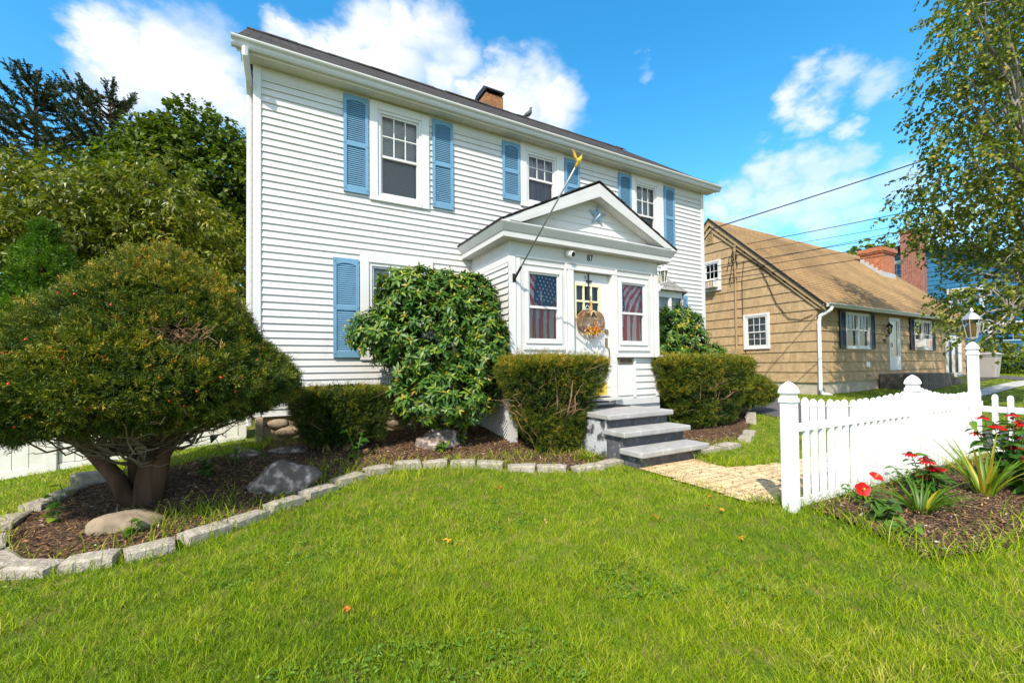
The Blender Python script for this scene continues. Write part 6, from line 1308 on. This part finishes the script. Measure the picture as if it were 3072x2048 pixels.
k_ = rng.random(n) < .022; k_ &= d_ < 9; cx_ = X[k_]; cy_ = Y[k_]; cl = vnoise(np.stack([cx_, cy_, 0*cx_], 1), 1.9, 8) > .05; cx_, cy_ = cx_[cl], cy_[cl]; parts = []
for j in range(4):
    a = rng.random(len(cx_))*6.28; P = np.stack([cx_+.012*np.cos(a), cy_+.012*np.sin(a), gz(cx_, cy_)+rng.uniform(.012, .035, len(cx_))], 1); parts.append(leaf_arrays(P, np.stack([np.cos(a), np.sin(a), rng.uniform(0, .5, len(a))], 1), np.tile([0, 0, 1.], (len(a), 1))+rng.normal(0, .2, (len(a), 3)), rng.uniform(.014, .034, len(a)), rng.uniform(.010, .022, len(a)), np.clip(rng.normal(.78, .16, len(a)), 0, 1)))
V, F, r_ = cat_arrays(parts); o = np_mesh('lawn_weeds', V, F, LEAF['weed'], None, r_); tag(o, 'small clover and broadleaf weeds in the lawn', 'weeds', kind='stuff')
# long wild blades along edging, fence foot, steps and inside the beds
pts = []
for (x0, y0), (x1, y1) in zip(ST[:-1], ST[1:]):
    for _ in range(46): t = random.random(); s_ = random.choice((-1, 1)); pts.append((x0+(x1-x0)*t+random.gauss(0, .03), y0+(y1-y0)*t-.12+ (.24 if s_ > 0 else 0)+random.gauss(0, .03)))
for _ in range(1100): x = random.uniform(3.85, 8.5); pts.append((x, fy(x)+random.gauss(-.04, .10)))
for _ in range(700): pts.append((random.uniform(1.2, 3.9), -1.75-random.random()*.9*(.3+.2*random.random())-.15+random.gauss(0, .12)))
for _ in range(500): pts.append((random.gauss(-.55, .3), random.gauss(-2.5, .18)))
for _ in range(450): pts.append((random.gauss(.55, .35), random.gauss(-1.75, .22)))
for _ in range(300): pts.append((random.uniform(-.3, .35), random.gauss(-.35, .15)))
for _ in range(200): pts.append((random.uniform(3.8, 5.6), -6.0+random.gauss(0, .12)))
for _ in range(260): pts.append((random.uniform(5.3, 6.6), -2.72+random.gauss(0, .08)))
for _ in range(650):
    k = random.randrange(0, 7); (xa, ya), (xb, yb) = BED_F[k], BED_F[k+1]; t = random.random(); pts.append((xa+(xb-xa)*t+random.gauss(0, .05), ya+(yb-ya)*t+random.gauss(0, .05)))
for _ in range(1300):
    k = random.randrange(len(PATH)); (xa, ya), (xb, yb) = PATH[k], PATH[(k+1) % len(PATH)]; t = random.random(); pts.append((xa+(xb-xa)*t+random.gauss(0, .03), ya+(yb-ya)*t+random.gauss(0, .03)))
pts = [p for p in pts if not inpoly([p[0]], [p[1]], [(3.96,-3.17),(5.2,-3.17),(5.2,-1.4),(3.96,-1.4)])[0]]
pts = np.array(pts); V, F, r_ = blades(pts[:, 0], pts[:, 1], np.full(len(pts), 3.), .05, .18, .0055, .8, .08); o = np_mesh('wild_grass', V, F, LEAF['grass'], None, r_); tag(o, 'longer wild grass blades along the borders', 'grass', kind='stuff')
def chips(poly, n, zoff, smin, smax):
    p = np.array(poly); a, b = p.min(0), p.max(0); X = rng.uniform(a[0], b[0], n); Y = rng.uniform(a[1], b[1], n); k = inpoly(X, Y, poly); X, Y = X[k], Y[k]; n = len(X)
    P = np.stack([X, Y, gz(X, Y)+zoff+rng.uniform(0, .018, n)], 1); D = rdir(n)*[1, 1, .3]; return leaf_arrays(P, D, np.tile([0, 0, 1.], (n, 1))+rng.normal(0, .4, (n, 3)), rng.uniform(smin, smax, n), rng.uniform(.006, .016, n), np.clip(rng.normal(.42, .27, n), 0, 1), fold=.1, bend=.05)
V, F, r_ = cat_arrays([chips(PATH, 2600, .017, .012, .04), chips(BED, 30000, .03, .02, .07), chips(BED_F, 26000, .02, .015, .055), chips(BED_R, 8000, .025, .03, .08)]); o = np_mesh('bark_chips', V, F, LEAF['chip'], None, r_); tag(o, 'loose bark chips and needles on the beds', 'mulch', kind='stuff')
